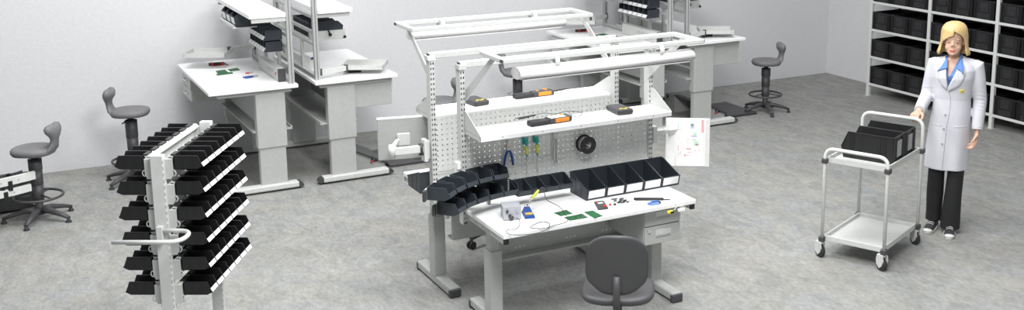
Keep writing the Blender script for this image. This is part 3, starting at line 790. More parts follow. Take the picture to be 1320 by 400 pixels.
def crate_mesh():
    """closed sided crate, short face towards -x"""
    b = MB(); hw, L, H, t = 0.143, 0.44, 0.208, 0.004
    b.box(0, L, -hw, hw, 0, t)
    for s in (-1, 1): b.box(0, L, s * hw - (t if s > 0 else 0), s * hw + (t if s < 0 else 0), 0, H)
    b.box(0, t, -hw, hw, 0, H); b.box(L - t, L, -hw, hw, 0, H)
    b.box(-0.005, 0.006, -hw - 0.002, hw + 0.002, H - 0.018, H, 0.002); b.box(L - 0.006, L + 0.004, -hw, hw, H - 0.018, H, 0.002)
    for s in (-1, 1): b.box(-0.004, L, s * (hw + 0.001) - 0.003, s * (hw + 0.001) + 0.003, H - 0.018, H, 0.002)
    for y in (-0.136, -0.118, -0.100, 0.100, 0.118, 0.136): b.box(-0.007, 0, y - 0.004, y + 0.004, 0.004, H - 0.018)
    for y in (-0.078, 0.078): b.box(-0.005, 0, y - 0.014, y + 0.014, 0.075, H - 0.022, 0.002)
    for q in range(8):
        for s in (-1, 1): b.box(0.03 + q * 0.053, 0.038 + q * 0.053, s * hw - 0.003, s * hw + 0.003, 0.01, H - 0.02)
    me = b.mesh('crate_body'); me.materials.append(M['black']); return me
CRB = crate_mesh()
p_ = MB().box(-0.006, 0.0, -0.058, 0.058, 0.082, 0.186, 0.002).box(-0.0075, 0.0, -0.088, 0.088, 0.012, 0.066, 0.002)
CRP = p_.mesh('front_panel'); CRP.materials.append(M['blackrim'])
bay_n = ('left', 'middle', 'right'); lev_n = ('bottom', 'second', 'third', 'fourth')
for i in range(3):
    for l in range(4):
        for k in range(3):
            if i == 2 and k == 2: continue
            yc = UY[i] - 0.022 - 0.151 - k * 0.298
            o = thing('storage_crate', 'black crate, %s from left in the %s bay, %s shelf up, tall rack' % (ORD[k], bay_n[i], lev_n[l]), 'crate', (9.512, yc, LV[l] + 0.0305), 0, 'black crates on the tall rack')
            link('crate_body', CRB, o); link('front_panel', CRP, o)

# ------------------------------------------------------------------ tube trolley with two black bins
CR = R(24.5)
ct = thing('tube_trolley', 'pale grey tube trolley with two shelves, pushed by the woman', 'trolley', (5.755, 5.962, 0), CR)
HX, HY, ZL, ZU = 0.335, 0.24, 0.155, 0.755
for sx in (-1, 1):
    zt = 0.985 if sx > 0 else 0.84
    pts = [(sx * HX, -HY, 0.13), (sx * HX, -HY, zt), (sx * HX, HY, zt), (sx * HX, HY, 0.13)]
    MB().tube(fillet(pts, 0.075, 8), 0.0135, 12).build('tube_frame', 'frame', ct)
    for sy in (-1, 1):
        x, y = sx * HX, sy * HY
        for z in (ZL - 0.012, ZU - 0.012):
            MB().box(x - 0.022, x + 0.022, y - 0.022, y + 0.022, z - 0.016, z + 0.022, 0.005).build('corner_clamp', 'dkgrey', ct)
        c = thing_part('caster', ct)
        a = R(60); d = Vector((math.cos(a), math.sin(a), 0)); s = Vector((-d.y, d.x, 0)); p = Vector((x, y, 0)) + d * 0.018
        MB().cyl(p + s * -0.014 + Vector((0, 0, 0.045)), p + s * 0.014 + Vector((0, 0, 0.045)), 0.045, n=24).build('wheel', 'rubber', c)
        f = MB(); f.T = Matrix.Translation(p) @ Matrix.Rotation(a, 4, 'Z')
        for q in (-1, 1): f.prism([(-0.032, 0.118), (-0.042, 0.080), (-0.025, 0.040), (0.0, 0.020), (0.03, 0.045), (0.038, 0.08), (0.028, 0.118)], 'y', q * 0.017, q * 0.025)
        f.box(-0.03, 0.026, -0.024, 0.024, 0.105, 0.125, 0.004)
        f.build('fork', 'light', c)
for z, nm in ((ZL, 'lower_tray'), (ZU, 'upper_tray')):
    b = MB().box(-HX + 0.015, HX - 0.015, -HY + 0.012, HY - 0.012, z - 0.018, z - 0.010)
    for s in (-1, 1):
        b.box(-HX + 0.015, HX - 0.015, s * (HY - 0.012) - 0.006, s * (HY - 0.012) + 0.006, z - 0.022, z + 0.018, 0.002)
        b.box(s * (HX - 0.015) - 0.006, s * (HX - 0.015) + 0.006, -HY + 0.012, HY - 0.012, z - 0.022, z + 0.018, 0.002)
    b.build(nm, 'light', ct)
# bins on the trolley: open end at image left, i.e. towards +y of the trolley
cb_ = bin_body(0.40, 0.205, 0.20, 0.085, t=0.005, fo=0.02, slope=0.13)
for sx in (-1, 1):
    for y in (-0.06, -0.08, -0.10, -0.30, -0.315, -0.33): cb_.box(sx * 0.1025 - 0.003, sx * 0.1025 + 0.003, y - 0.003, y + 0.003, 0.004, 0.19)
cb_ = cb_.mesh('bin_body'); cb_.materials.append(M['black']); KB_CART = (cb_, None, 'black')
CBL = MB().box(-0.04, 0.04, 0.003, 0.008, 0.045, 0.165, 0.001).mesh('label_window'); CBL.materials.append(M['midgrey'])
CBR = MB()
for x in (-0.095, -0.075, -0.055, 0.055, 0.075, 0.095): CBR.box(x - 0.004, x + 0.004, 0.0, 0.009, 0.004, 0.19)
CBR.box(-0.099, 0.099, -0.001, 0.004, 0.186, 0.19)
CBR = CBR.mesh('back_ribs'); CBR.materials.append(M['blackrim'])
for k, (x, lb) in enumerate(((-0.06, 'open black bin on the tube trolley, the one nearer the camera'), (0.155, 'open black bin on the tube trolley, the one nearer the woman'))):
    p = Matrix.Rotation(CR, 4, 'Z') @ Vector((x, -0.205, 0))
    o = make_bin(KB_CART, lb, 'bin', (5.755 + p.x, 5.962 + p.y, ZU - 0.0098), CR + PI, 'black bins on the tube trolley')
    link('label_window', CBL, o); link('back_ribs', CBR, o)

# ------------------------------------------------------------------ small things on the benches
def at(px, py, z):
    """point of the horizontal plane at height z seen at photo pixel px, py"""
    rx, rz = R(78.57), R(-30)
    d = Vector(((px - 779.2) / 1445.8, -(py - 93.9) / 1445.8, -1.0))
    d = Matrix.Rotation(rz, 3, 'Z') @ Matrix.Rotation(rx, 3, 'X') @ d
    t = (z - 3.0) / d.z
    return Vector((d.x * t, d.y * t, z))
ZB = 0.7242
def flat_thing(name, label, cat, m, pts, h, z, group=None, parts=()):
    """thin plate with the outline pts (pixels) lying on a table at height z"""
    P = [at(x, y, z) for x, y in pts]; c = sum(P, Vector()) / len(P)
    t = thing(name, label, cat, (c.x, c.y, z), 0, group)
    MB().prism([(p.x - c.x, p.y - c.y) for p in P], 'z', 0.0, h).build(parts[0] if parts else 'board', m, t)
    return t, [p - c for p in P]
def chips(t, P, h, n, nm='components', m='chip', seed=1):
    rnd = random.Random(seed); b = MB()
    for k in range(n):
        u, v = 0.1 + 0.8 * rnd.random(), 0.1 + 0.8 * rnd.random()
        p = P[0] * (1 - u) * (1 - v) + P[1] * u * (1 - v) + P[2] * u * v + P[3] * (1 - u) * v
        a = 0.003 + 0.004 * rnd.random(); b.box(p.x - a, p.x + a, p.y - a, p.y + a, h, h + 0.003)
    o = b.build(nm, m, t); o['kind'] = 'stuff'
for pts, lb, n in ((((714, 275), (730, 271), (738, 276), (723, 279)), 'green circuit board farthest back of three on the front bench', 14),
                   (((727, 281), (750, 276), (758, 281), (735, 285)), 'widest green circuit board, near the front edge of the front bench', 22),
                   (((753, 274), (764, 272), (777, 279), (766, 282)), 'bare green circuit board, rightmost of three on the front bench', 0)):
    t, P = flat_thing('circuit_board', lb, 'circuit board', 'green', pts, 0.003, ZB)
    if n: chips(t, P, 0.003, n, seed=n)
# soldering station
t = thing('soldering_station', 'silver grey soldering station box at the left of the front bench', 'soldering station', (2.84, 6.085, ZB), R(-16))
b = MB(); b.loft([[(-0.056, -0.055, 0.004), (0.056, -0.055, 0.004), (0.056, 0.055, 0.004), (-0.056, 0.055, 0.004)], [(-0.056, -0.043, 0.082), (0.056, -0.043, 0.082), (0.056, 0.055, 0.086), (-0.056, 0.055, 0.086)]], smooth=False)
b.build('housing', 'silver', t)
for x in (-0.045, 0.045):
    for y in (-0.043, 0.043): MB().cyl((x, y, 0), (x, y, 0.005), 0.007, n=10).build('rubber_foot', 'rubber', t)
MB().cyl((-0.032, -0.048, 0.060), (-0.032, -0.060, 0.058), 0.009, n=12).build('dial', 'dkgrey', t)
MB().cyl((0.032, -0.048, 0.050), (0.032, -0.057, 0.048), 0.009, n=12).build('switch', 'silver', t)
MB().cyl((-0.015, -0.05, 0.028), (-0.006, -0.082, 0.024), 0.012, n=12).build('plug', 'dkgrey', t)
# iron stand
t = thing('iron_stand', 'blue soldering iron stand with ochre sponge behind the silver station', 'stand', (2.955, 6.085, ZB), R(-16))
MB().loft([[(-0.032, -0.085, 0), (0.032, -0.085, 0), (0.032, 0.06, 0), (-0.032, 0.06, 0)], [(-0.030, -0.082, 0.016), (0.030, -0.082, 0.016), (0.030, 0.01, 0.016), (-0.030, 0.01, 0.016)]], smooth=False).build('base', 'blue', t)
MB().box(-0.024, 0.024, -0.056, -0.02, 0.0145, 0.021, 0.002).build('sponge', 'sponge', t)
MB().loft([[(-0.030, 0.0, 0.016), (0.030, 0.0, 0.016), (0.030, 0.058, 0.0), (-0.030, 0.058, 0.0)], [(-0.016, 0.012, 0.045), (0.016, 0.012, 0.045), (0.016, 0.04, 0.04), (-0.016, 0.04, 0.04)]], smooth=False).build('base_block', 'blue', t)
ax = Vector((0.62, -0.10, 0.78)).normalized(); p0 = Vector((-0.01, 0.025, 0.045))
s_ = MB().tube([p0 + ax * 0.004 * k + (Vector((0.10, 0.99, 0)) * math.cos(k * 1.3) + ax.cross(Vector((0, 1, 0))) * math.sin(k * 1.3)) * (0.011 + 0.0003 * k) for k in range(19)], 0.0018, 6); s_.build('spring_holder', 'chrome', t)
wt = Matrix.Translation((2.955, 6.085, ZB)) @ Matrix.Rotation(R(-16), 4, 'Z')
it = thing('soldering_iron', 'yellow handled soldering iron resting in the blue stand', 'soldering iron', wt @ (p0 + ax * 0.012), R(-16))
MB().tube([ax * 0.0, ax * 0.03, ax * 0.055], [0.004, 0.004, 0.006], 10).build('barrel', 'steel', it)
MB().tube([ax * 0.055, ax * 0.062, ax * 0.09, ax * 0.115, ax * 0.125], [0.010, 0.012, 0.010, 0.009, 0.005], 12).build('handle', 'lime', it)
tip = wt @ (p0 + ax * 0.137)
pl = Matrix.Translation((2.84, 6.085, ZB)) @ Matrix.Rotation(R(-16), 4, 'Z') @ Vector((-0.006, -0.082, 0.024))
road = [tip, tip + Vector((0.035, 0.0, 0.012)), at(704, 257, ZB + 0.075), at(720, 266, ZB + 0.05), at(729, 276, ZB + 0.02), at(732, 284, ZB + 0.006), at(727, 287.5, ZB + 0.003), at(712, 291.5, ZB + 0.003), at(700, 294.5, ZB + 0.003), at(684, 293.8, ZB + 0.003), at(690, 289, ZB + 0.003), at(699, 286, ZB + 0.003), at(707, 287.5, ZB + 0.0035), at(708.5, 291.5, ZB + 0.0035), at(704, 296.5, ZB + 0.0065), at(693, 300.5, ZB + 0.003), at(675, 303, ZB + 0.003), at(659, 302.6, ZB + 0.003), at(652.5, 299, ZB + 0.003), at(656, 296, ZB + 0.003), at(664, 295.8, ZB + 0.003), at(669, 292, ZB + 0.003), at(670, 286, ZB + 0.008), at(667, 281.5, ZB + 0.02), pl]
def smooth_path(P, n=5):
    out = []
    for i in range(len(P) - 1):
        a, b, c, d = P[max(i - 1, 0)], P[i], P[i + 1], P[min(i + 2, len(P) - 1)]
        for k in range(n):
            t = k / n; out.append(0.5 * ((2 * b) + (c - a) * t + (2 * a - 5 * b + 4 * c - d) * t * t + (3 * b - a - 3 * c + d) * t ** 3))
    out.append(P[-1]); return out
tag(MB().tube(smooth_path(road), 0.0022, 6).build('iron_cable', 'dkgrey'), 'thin black soldering iron cable curling over the front bench', 'cable')
# kit card, knobs, connectors, tweezers, clip, caliper
t, P = flat_thing('tester_case', 'small dark grey test unit with red lead in front of the labelled bins', 'tester', 'dkgrey', ((766, 262), (778, 261), (784, 270), (771, 271.5)), 0.012, ZB, parts=('case',))
m_ = (P[0] + P[1]) / 2 * 0.35; MB().box(m_.x - 0.016, m_.x + 0.018, m_.y - 0.010, m_.y + 0.010, 0.012, 0.014).build('display', 'label', t)
q_ = P[2] * 0.55; MB().box(q_.x - 0.012, q_.x + 0.010, q_.y - 0.016, q_.y + 0.014, 0.012, 0.017, 0.003).build('red_grip', 'red', t)
q_ = P[0] * 0.6; MB().cyl((q_.x, q_.y, 0.012), (q_.x, q_.y, 0.016), 0.005, n=10).build('red_button', 'red', t)
for (px, py), m, lb in (((786.5, 265), 'red', 'tiny red knob lying on the front bench'), ((792.5, 264.6), 'black', 'tiny black knob lying on the front bench')):
    o = thing('knob', lb, 'knob', at(px, py, ZB)); MB().lathe([(0.009, 0), (0.009, 0.008), (0.007, 0.011)], n=14).build('cap', m, o); MB().cyl((0, 0, 0.010), (0, 0.0, 0.015), 0.002, n=8).build('pin', 'steel', o)
rnd = random.Random(4)
for k in range(12):
    u, v = (k % 4 + 0.5) / 4 + rnd.uniform(-0.06, 0.06), (k // 4 + 0.5) / 3 + rnd.uniform(-0.08, 0.08)
    p = at(788 + 15 * u + 9 * v, 257.3 - 1.8 * u + 6.6 * v, ZB)
    o = thing('connector', 'little black connector in the scattered group behind the red knob', 'connector', p, rnd.uniform(-0.6, 0.6), 'scattered black connectors')
    MB().box(-0.010, 0.010, -0.008, 0.008, 0, 0.008, 0.002).build('housing', 'black', o); MB().box(-0.006, 0.006, -0.011, -0.008, 0.003, 0.005).build('contacts', 'steel', o)
a, c = at(817, 258, ZB), at(864, 258.6, ZB); d = (c - a); L = d.length
t = thing('tweezers', 'long black tweezers at the right of the front bench', 'tweezers', a, math.atan2(d.y, d.x))
MB().tube([(0, 0, 0.009), (L * 0.03, 0, 0.009), (L * 0.4, 0.004, 0.009), (L * 0.8, 0.008, 0.008), (L * 0.82, 0.008, 0.008)], [0.008, 0.009, 0.009, 0.008, 0.005], 10).build('arm', 'rubber', t)
MB().tube([(0.01, -0.012, 0.008), (L * 0.4, -0.006, 0.007), (L, 0.0, 0.006)], [0.006, 0.006, 0.003], 8).build('arm', 'rubber', t)
t = thing('cable_clip', 'light blue plastic clip in front of the black tweezers', 'clip', at(843, 263.5, ZB), R(-10))
MB().box(-0.042, 0.034, -0.020, 0.020, 0, 0.012, 0.005, 2).tube([(-0.040, -0.016, 0.014), (-0.010, 0.006, 0.020), (0.034, 0.012, 0.014)], [0.005, 0.007, 0.006], 8).build('body', 'ltblue', t)
MB().box(0.030, 0.046, -0.012, 0.012, 0.003, 0.016, 0.003).build('jaw', 'black', t)
t = thing('wrist_strap_clip', 'yellow strap clip on the front edge of the bench above the drawers', 'clip', (3.842, 5.79, 0.68), R(0))
MB().box(-0.028, 0.012, -0.010, 0.010, -0.010, 0.008, 0.004).build('clip_body', 'yellow', t)
MB().box(-0.012, 0.012, -0.014, -0.011, -0.008, 0.006).build('clip_mark', 'black', t)
MB().tube([(0.012, 0.0, 0.008), (0.03, -0.002, 0.012), (0.042, 0.0, 0.03), (0.052, 0.035, 0.050)], 0.003, 6).build('spring_wire', 'steel', t)
MB().box(0.055, 0.105, -0.006, 0.012, -0.012, 0.008, 0.003).build('ground_point', 'label', t)

# instruments on the two shelves
ZS = 1.2535
def case_thing(label, loc, rz):
    t = thing('instrument_case', label, 'instrument case', loc, rz)
    MB().box(-0.058, 0.058, -0.095, 0.095, 0, 0.036, 0.012, 3).build('case', 'dkgrey', t)
    MB().box(-0.0585, 0.0585, -0.0955, 0.0955, 0.017, 0.019).build('seam', 'black', t)
    MB().prism([(-0.035, -0.060), (-0.012, -0.046), (0.002, -0.062), (0.034, -0.044), (0.034, -0.058), (0.004, -0.080), (-0.012, -0.062), (-0.035, -0.076)], 'z', 0.0355, 0.037).build('yellow_mark', 'yellow', t)
    return t
case_thing('dark instrument case with yellow zigzag at the right end of the front shelf', (3.745, 6.285, ZS), R(-4))
case_thing('dark instrument case with yellow mark at the left end of the rear shelf', (3.01, 7.0, ZS), R(8))
def meter(label, loc, rz, side):
    t = thing('clamp_meter', label, 'meter', loc, rz)
    MB().box(-0.02, 0.15, -0.038, 0.038, 0.002, 0.036, 0.008, 2).build('body', 'dkgrey', t)
    MB().box(0.02, 0.125, -0.0395, -0.034 if side else -0.03, 0.006, 0.032, 0.003).build('side_grip', 'orange', t)
    if side: MB().box(-0.005, 0.105, -0.028, 0.030, 0.0355, 0.0375, 0.001).build('display', 'label', t)
    else:
        for x in (0.03, 0.10): MB().cyl((x, 0, 0.034), (x, 0, 0.040), 0.009, n=12).build('button', 'orange', t)
    MB().cyl((0.095, 0.018, 0.036), (0.095, 0.018, 0.041), 0.013, n=14).build('dial', 'orange', t)
    MB().box(-0.155, -0.02, -0.034, 0.034, 0.0, 0.030, 0.007, 2).build('jaw_case', 'rubber', t)
    MB().box(-0.16, -0.07, -0.010, 0.024, 0.028, 0.034, 0.003).build('jaw_lever', 'rubber', t)
    return t
meter('dark clamp meter with orange side and white display on the front shelf', (3.20, 6.245, ZS), R(4), True)
meter('dark clamp meter with orange buttons on the rear shelf', (3.46, 7.0, ZS), R(2), False)
def lead(label, P, tips):
    t = thing('probe_lead', label, 'test lead', P[0])
    MB().tube(smooth_path([p - P[0] for p in P]), 0.0022, 6).build('lead', 'dkgrey', t)
    for a, c in tips: MB().tube([a - P[0], (a * 0.3 + c * 0.7) - P[0], c - P[0]], [0.006, 0.005, 0.002], 8).build('probe', 'rubber', t)
z = ZS + 0.0035
lead('black probe lead looping behind the front shelf meter', [at(664, 153, z), at(684, 150, z), at(700, 146, z), at(716, 147, z), at(730, 143.5, z), at(748, 144.5, z), at(750, 147, z), at(744, 151, z), at(736, 148, z), at(734, 150.5, ZS + 0.012)], ((at(690, 148.6, z + 0.004), at(664, 153, z + 0.004)), (at(682, 150.5, z + 0.004), at(668, 154, z + 0.004))))
lead('black probe lead lying in front of the rear shelf meter', [at(667, 117, z), at(658, 119.5, z), at(655, 121, z), at(664, 123, z), at(680, 121.5, z), at(700, 120, z), at(712, 117.5, z), at(726, 115, z)], ((at(705, 118.8, z + 0.004), at(733, 114, z + 0.004)),))

# tools hanging on the pegboard of the front bench
YP = 6.386
def hook(t, x, z):
    MB().tube(fillet([(x, 0.003, z), (x, -0.022, z), (x, -0.026, z + 0.012)], 0.006, 4), 0.0025, 6).build('peg_hook', 'chrome', t)
t = thing('pliers', 'blue handled pliers hanging at the left of the pegboard', 'pliers', (2.962, YP, 1.12)); hook(t, 0, -0.03)
MB().prism([(-0.012, -0.045), (0.012, -0.045), (0.013, -0.015), (0.003, 0.035), (-0.003, 0.035), (-0.013, -0.015)], 'y', -0.022, -0.010).cyl((0, -0.025, -0.03), (0, -0.007, -0.03), 0.012, n=14).build('jaws', 'steel', t)
for s_ in (-1, 1): MB().tube([(s_ * 0.006, -0.016, -0.045), (s_ * 0.016, -0.016, -0.065), (s_ * 0.026, -0.016, -0.10), (s_ * 0.032, -0.016, -0.148)], [0.006, 0.0085, 0.009, 0.007], 8).build('handle', 'blue', t)
for x, lb in ((3.088, 'teal and yellow screwdriver hanging next to the blue pliers'), (3.166, 'teal and yellow screwdriver hanging next to the steel locking tool')):
    t = thing('screwdriver', lb, 'screwdriver', (x, YP, 1.135)); hook(t, -0.012, 0.0)
    MB().box(-0.022, -0.006, -0.012, 0.0, -0.035, 0.012, 0.002).build('peg_clip', 'teal', t)
    MB().tube([(0, -0.024, 0.008), (0, -0.024, 0.0), (0, -0.024, -0.03), (0, -0.024, -0.045)], [0.006, 0.011, 0.012, 0.010], 10).build('grip_cap', 'teal', t)
    MB().tube([(0.0, -0.024, -0.045), (0, -0.024, -0.06), (0, -0.024, -0.09), (0, -0.024, -0.106)], [0.010, 0.0115, 0.0115, 0.010], 10).build('grip', 'lime', t)
    MB().tube([(0.0, -0.024, -0.106), (0, -0.024, -0.116)], [0.010, 0.008], 10).build('collar', 'teal', t)
    MB().tube([(0.0, -0.024, -0.114), (0, -0.024, -0.225), (0, -0.024, -0.236)], [0.0032, 0.0032, 0.0015], 8).build('shaft', 'steel', t)
t = thing('locking_pliers', 'steel locking pliers hanging between the screwdrivers and the black spool', 'pliers', (3.305, YP, 1.16)); hook(t, 0, -0.02)
MB().prism([(-0.020, 0.02), (-0.008, 0.024), (0.0, 0.005), (0.010, 0.024), (0.020, 0.02), (0.016, -0.03), (0.008, -0.055), (-0.012, -0.05)], 'y', -0.020, -0.010).build('jaws', 'steel', t)
for s_ in (-1, 1): MB().tube([(s_ * 0.006, -0.015, -0.04), (s_ * 0.011, -0.015, -0.10), (s_ * 0.010, -0.015, -0.20), (s_ * 0.008, -0.015, -0.218)], [0.005, 0.006, 0.0055, 0.004], 8).build('handle', 'steel', t)
t = thing('wire_spool', 'black spool of solder wire on the pegboard', 'spool', (3.52, YP, 1.045))
MB().cyl((0, 0.003, 0), (0, -0.085, 0), 0.006, n=10).build('peg_bar', 'chrome', t)
def disc(y0, y1):
    b = MB(); ro, ri, n = 0.060, 0.024, 32
    rings = [[(r * math.cos(2 * PI * k / n), y, r * math.sin(2 * PI * k / n)) for k in range(n)] for r, y in ((ro, y0), (ro, y1), (ri, y1), (ri, y0), (ro, y0))]
    b.loft(rings, False, False, smooth=False); bmesh.ops.remove_doubles(b.bm, verts=b.bm.verts[:], dist=1e-6); return b
disc(-0.008, -0.012).build('flange', 'black', t); disc(-0.070, -0.074).build('flange', 'black', t)
b = MB(); rings = [[(r * math.cos(2 * PI * k / 28), y, r * math.sin(2 * PI * k / 28)) for k in range(28)] for r, y in ((0.024, -0.012), (0.050, -0.012), (0.050, -0.070), (0.024, -0.070), (0.024, -0.012))]
b.loft(rings, False, False); b.build('wire_winding', 'steel', t)

# document holder at the right post, monitor at the left post of the rear bench
t = thing('document_holder', 'white document board on an arm at the right end of the front bench', 'document holder', (4.075, 6.40, 1.03))
MB().box(-0.004, 0.03, -0.03, 0.03, -0.06, 0.06, 0.003).build('clamp', 'light', t)
MB().box(0.03, 0.12, -0.01, 0.012, -0.022, 0.022, 0.003).cyl((0.12, 0.0, -0.03), (0.12, 0.0, 0.03), 0.014, n=12).box(0.125, 0.235, -0.03, -0.008, -0.02, 0.02, 0.003).build('arm', 'light', t)
bd = MB(); bd.box(-0.165, 0.165, -0.006, 0.002, -0.172, 0.172, 0.003)
BR = (R(-12), R(4.5), R(-16)); BL_ = (0.262, -0.06, -0.08)
bo = bd.build('board', 'frame', t, BL_, BR)
MB().box(-0.16, 0.128, -0.0075, -0.006, -0.165, 0.165).build('paper', 'paper', bo)
ink = {'inkred': [(0.108, 0.115, 0.009, 0.045), (0.005, -0.045, 0.018, 0.005), (-0.075, 0.09, 0.022, 0.0015), (-0.07, -0.04, 0.002, 0.02), (-0.055, -0.075, 0.002, 0.014), (0.055, -0.06, 0.012, 0.002), (0.085, -0.055, 0.010, 0.002), (-0.02, -0.09, 0.006, 0.008), (0.012, -0.07, 0.012, 0.002), (0.0, -0.09, 0.01, 0.002), (-0.09, -0.15, 0.0012, 0.06), (0.121, -0.02, 0.0012, 0.14), (0.07, -0.015, 0.012, 0.006), (0.03, 0.045, 0.008, 0.002), (0.0, 0.02, 0.01, 0.0015), (0.0, -0.005, 0.008, 0.0015)],
       'inkgreen': [(-0.075, 0.115, 0.002, 0.022), (0.06, -0.005, 0.016, 0.018), (0.045, 0.02, 0.014, 0.006), (0.03, 0.125, 0.012, 0.012), (0.052, 0.06, 0.01, 0.010), (-0.07, -0.085, 0.002, 0.01), (0.035, 0.08, 0.014, 0.0015), (-0.07, 0.03, 0.002, 0.01)],
       'inkblue': [(0.03, 0.115, 0.014, 0.016), (0.062, 0.11, 0.0015, 0.045), (0.048, 0.045, 0.02, 0.006), (0.045, 0.152, 0.018, 0.0015)]}
for m, L_ in ink.items():
    b = MB()
    for x, zc, hx, hz in L_: b.box(x - hx, x + hx, -0.0082, -0.0075, zc - hz, zc + hz)
    o = b.build('drawing', m, bo); o['kind'] = 'stuff'
t = thing('monitor', 'flat grey monitor seen from behind on an arm at the left of the rear bench', 'monitor', (2.575, 6.80, 1.03))
MB().box(-0.034, -0.006, -0.03, 0.03, -0.075, 0.075, 0.003).box(-0.006, 0.008, -0.02, 0.02, -0.06, 0.06, 0.002).build('clamp', 'frame', t)
def bar(p, q, w_, h_): 
    p, q = Vector(p), Vector(q); d = q - p
    b = MB(); b.cbox((p + q) / 2, (d.length, w_, h_), Euler((0, 0, math.atan2(d.y, d.x))), 0.004); return b
e0, e1, e2 = (-0.03, 0.0, 0.01), (-0.235, 0.03, 0.035), (-0.155, 0.17, 0.06)
bar(e0, (-0.22, 0.028, 0.01), 0.03, 0.05).build('arm', 'frame', t)
MB().cyl((-0.235, 0.03, -0.025), (-0.235, 0.03, 0.055), 0.022, n=14).build('elbow', 'frame', t)
MB().cyl((-0.045, 0.002, -0.03), (-0.045, 0.002, 0.045), 0.018, n=12).build('arm_pivot', 'dkgrey', t)
bar((-0.225, 0.04, 0.035), (-0.14, 0.185, 0.035), 0.026, 0.03).build('arm', 'frame', t)
sc_ = MB(); sc_.box(-0.17, 0.17, -0.012, 0.012, -0.145, 0.145, 0.004); so = sc_.build('screen_case', 'grey', t, (-0.09, 0.215, 0.04), (R(4), 0, R(-14)))
MB().box(-0.155, 0.155, 0.0121, 0.013, -0.13, 0.13).build('screen', 'black', so)
MB().box(-0.172, 0.172, -0.014, 0.014, 0.143, 0.152, 0.002).build('top_edge', 'label', so)
MB().box(-0.045, 0.045, -0.03, -0.012, -0.045, 0.045, 0.006).build('mount_plate', 'frame', so)

# small things on the standing benches
ZL_ = 0.9555
OFF = 3.967
def lift_items(off, side):
    def A(px, py): 
        p = at(px, py, ZL_); return Vector((p.x + off, p.y, ZL_))
    for q, (pts, lb) in enumerate(((((278, 92), (290, 90.2), (294, 93.6), (281, 95.3)), 'small green circuit board at the left on the %s left standing bench'), (((293.5, 89.8), (306, 88), (309.5, 90.6), (297, 92.3)), 'small green circuit board at the right on the %s left standing bench'), (((278.5, 95.8), (299, 93.3), (300.5, 94.9), (280, 97.6)), 'narrow green circuit board at the front on the %s left standing bench'))):
        P = [A(*p) for p in pts]; c = sum(P, Vector()) / 4
        t = thing('circuit_board', lb % side, 'circuit board', c)
        MB().prism([(p.x - c.x, p.y - c.y) for p in P], 'z', 0, 0.004).build('board', 'green', t)
        if q < 2: chips(t, [p - c for p in P], 0.004, 10, seed=q + 3)
    t = thing('cable_tester', 'black and red hand tester on the %s left standing bench' % side, 'tester', A(279, 84), R(-8))
    MB().box(-0.07, 0.075, -0.022, 0.022, 0, 0.024, 0.006, 2).build('body', 'rubber', t)
    for x in (-0.035, 0.055): MB().box(x - 0.012, x + 0.012, -0.0235, 0.012, 0.004, 0.027, 0.003).build('red_key', 'red', t)
    MB().tube([(0.075, 0.0, 0.012), (0.09, -0.02, 0.006), (0.10, -0.045, 0.004)], 0.004, 8).build('lead', 'black', t)
    MB().tube([(-0.04, -0.04, 0.003), (0.0, -0.05, 0.003), (0.05, -0.03, 0.003), (0.07, -0.02, 0.006)], 0.003, 6).build('red_lead', 'red', t)
    t = thing('side_cutter', 'small red handled cutter on the %s left standing bench' % side, 'cutter', A(321, 94.5), R(25))
    MB().box(-0.035, 0.0, -0.012, -0.004, 0, 0.010, 0.003).build('grip', 'red', t); MB().box(-0.035, 0.0, 0.004, 0.012, 0, 0.010, 0.003).build('grip', 'red', t)
    MB().prism([(0.0, -0.012), (0.0, 0.012), (0.03, 0.004), (0.045, 0.0), (0.03, -0.004)], 'z', 0.001, 0.008).build('jaws', 'steel', t)
    t = thing('pliers', 'blue handled pliers on the %s left standing bench' % side, 'pliers', A(326, 99.5), R(15))
    for s_ in (-1, 1): MB().tube([(0.01, s_ * 0.004, 0.007), (-0.03, s_ * 0.016, 0.007), (-0.085, s_ * 0.022, 0.007)], [0.006, 0.008, 0.006], 8).build('handle', 'blue', t)
    MB().prism([(0.0, -0.014), (0.0, 0.014), (0.03, 0.012), (0.055, 0.003), (0.055, -0.003), (0.03, -0.012)], 'z', 0.002, 0.012).build('jaws', 'steel', t)
    t = thing('cable_tester', 'black and red tester under the swing arm of the %s right standing bench' % side, 'tester', A(454, 93), R(-2))
    MB().box(-0.045, 0.075, -0.035, 0.035, 0, 0.022, 0.006, 2).build('body', 'rubber', t); MB().box(-0.04, -0.015, -0.02, 0.02, 0.021, 0.026, 0.003).build('red_key', 'red', t); MB().box(0.01, 0.06, -0.02, 0.02, 0.021, 0.0235).build('display', 'silver', t)
    t = thing('screwdriver', 'little blue screwdriver on the %s right standing bench' % side, 'screwdriver', A(401, 77), R(20))
    MB().tube([(0.0, 0, 0.010), (0.01, 0, 0.012), (0.045, 0, 0.012), (0.05, 0, 0.010)], [0.008, 0.011, 0.011, 0.007], 10).build('handle', 'blue', t)
    MB().tube([(0.0, 0, 0.010), (-0.06, 0, 0.006)], 0.003, 8).build('shaft', 'steel', t)
lift_items(0.0, "left pair's")
lift_items(OFF, "right pair's")

# ------------------------------------------------------------------ the woman at the tube trolley
from mathutils.bvhtree import BVHTree
PX = (6.60, 6.02); PRZ = R(-52)
woman = thing('person', 'blonde woman in white lab coat and black trousers, right hand on the tube trolley', 'person', (PX[0], PX[1], 0), PRZ)

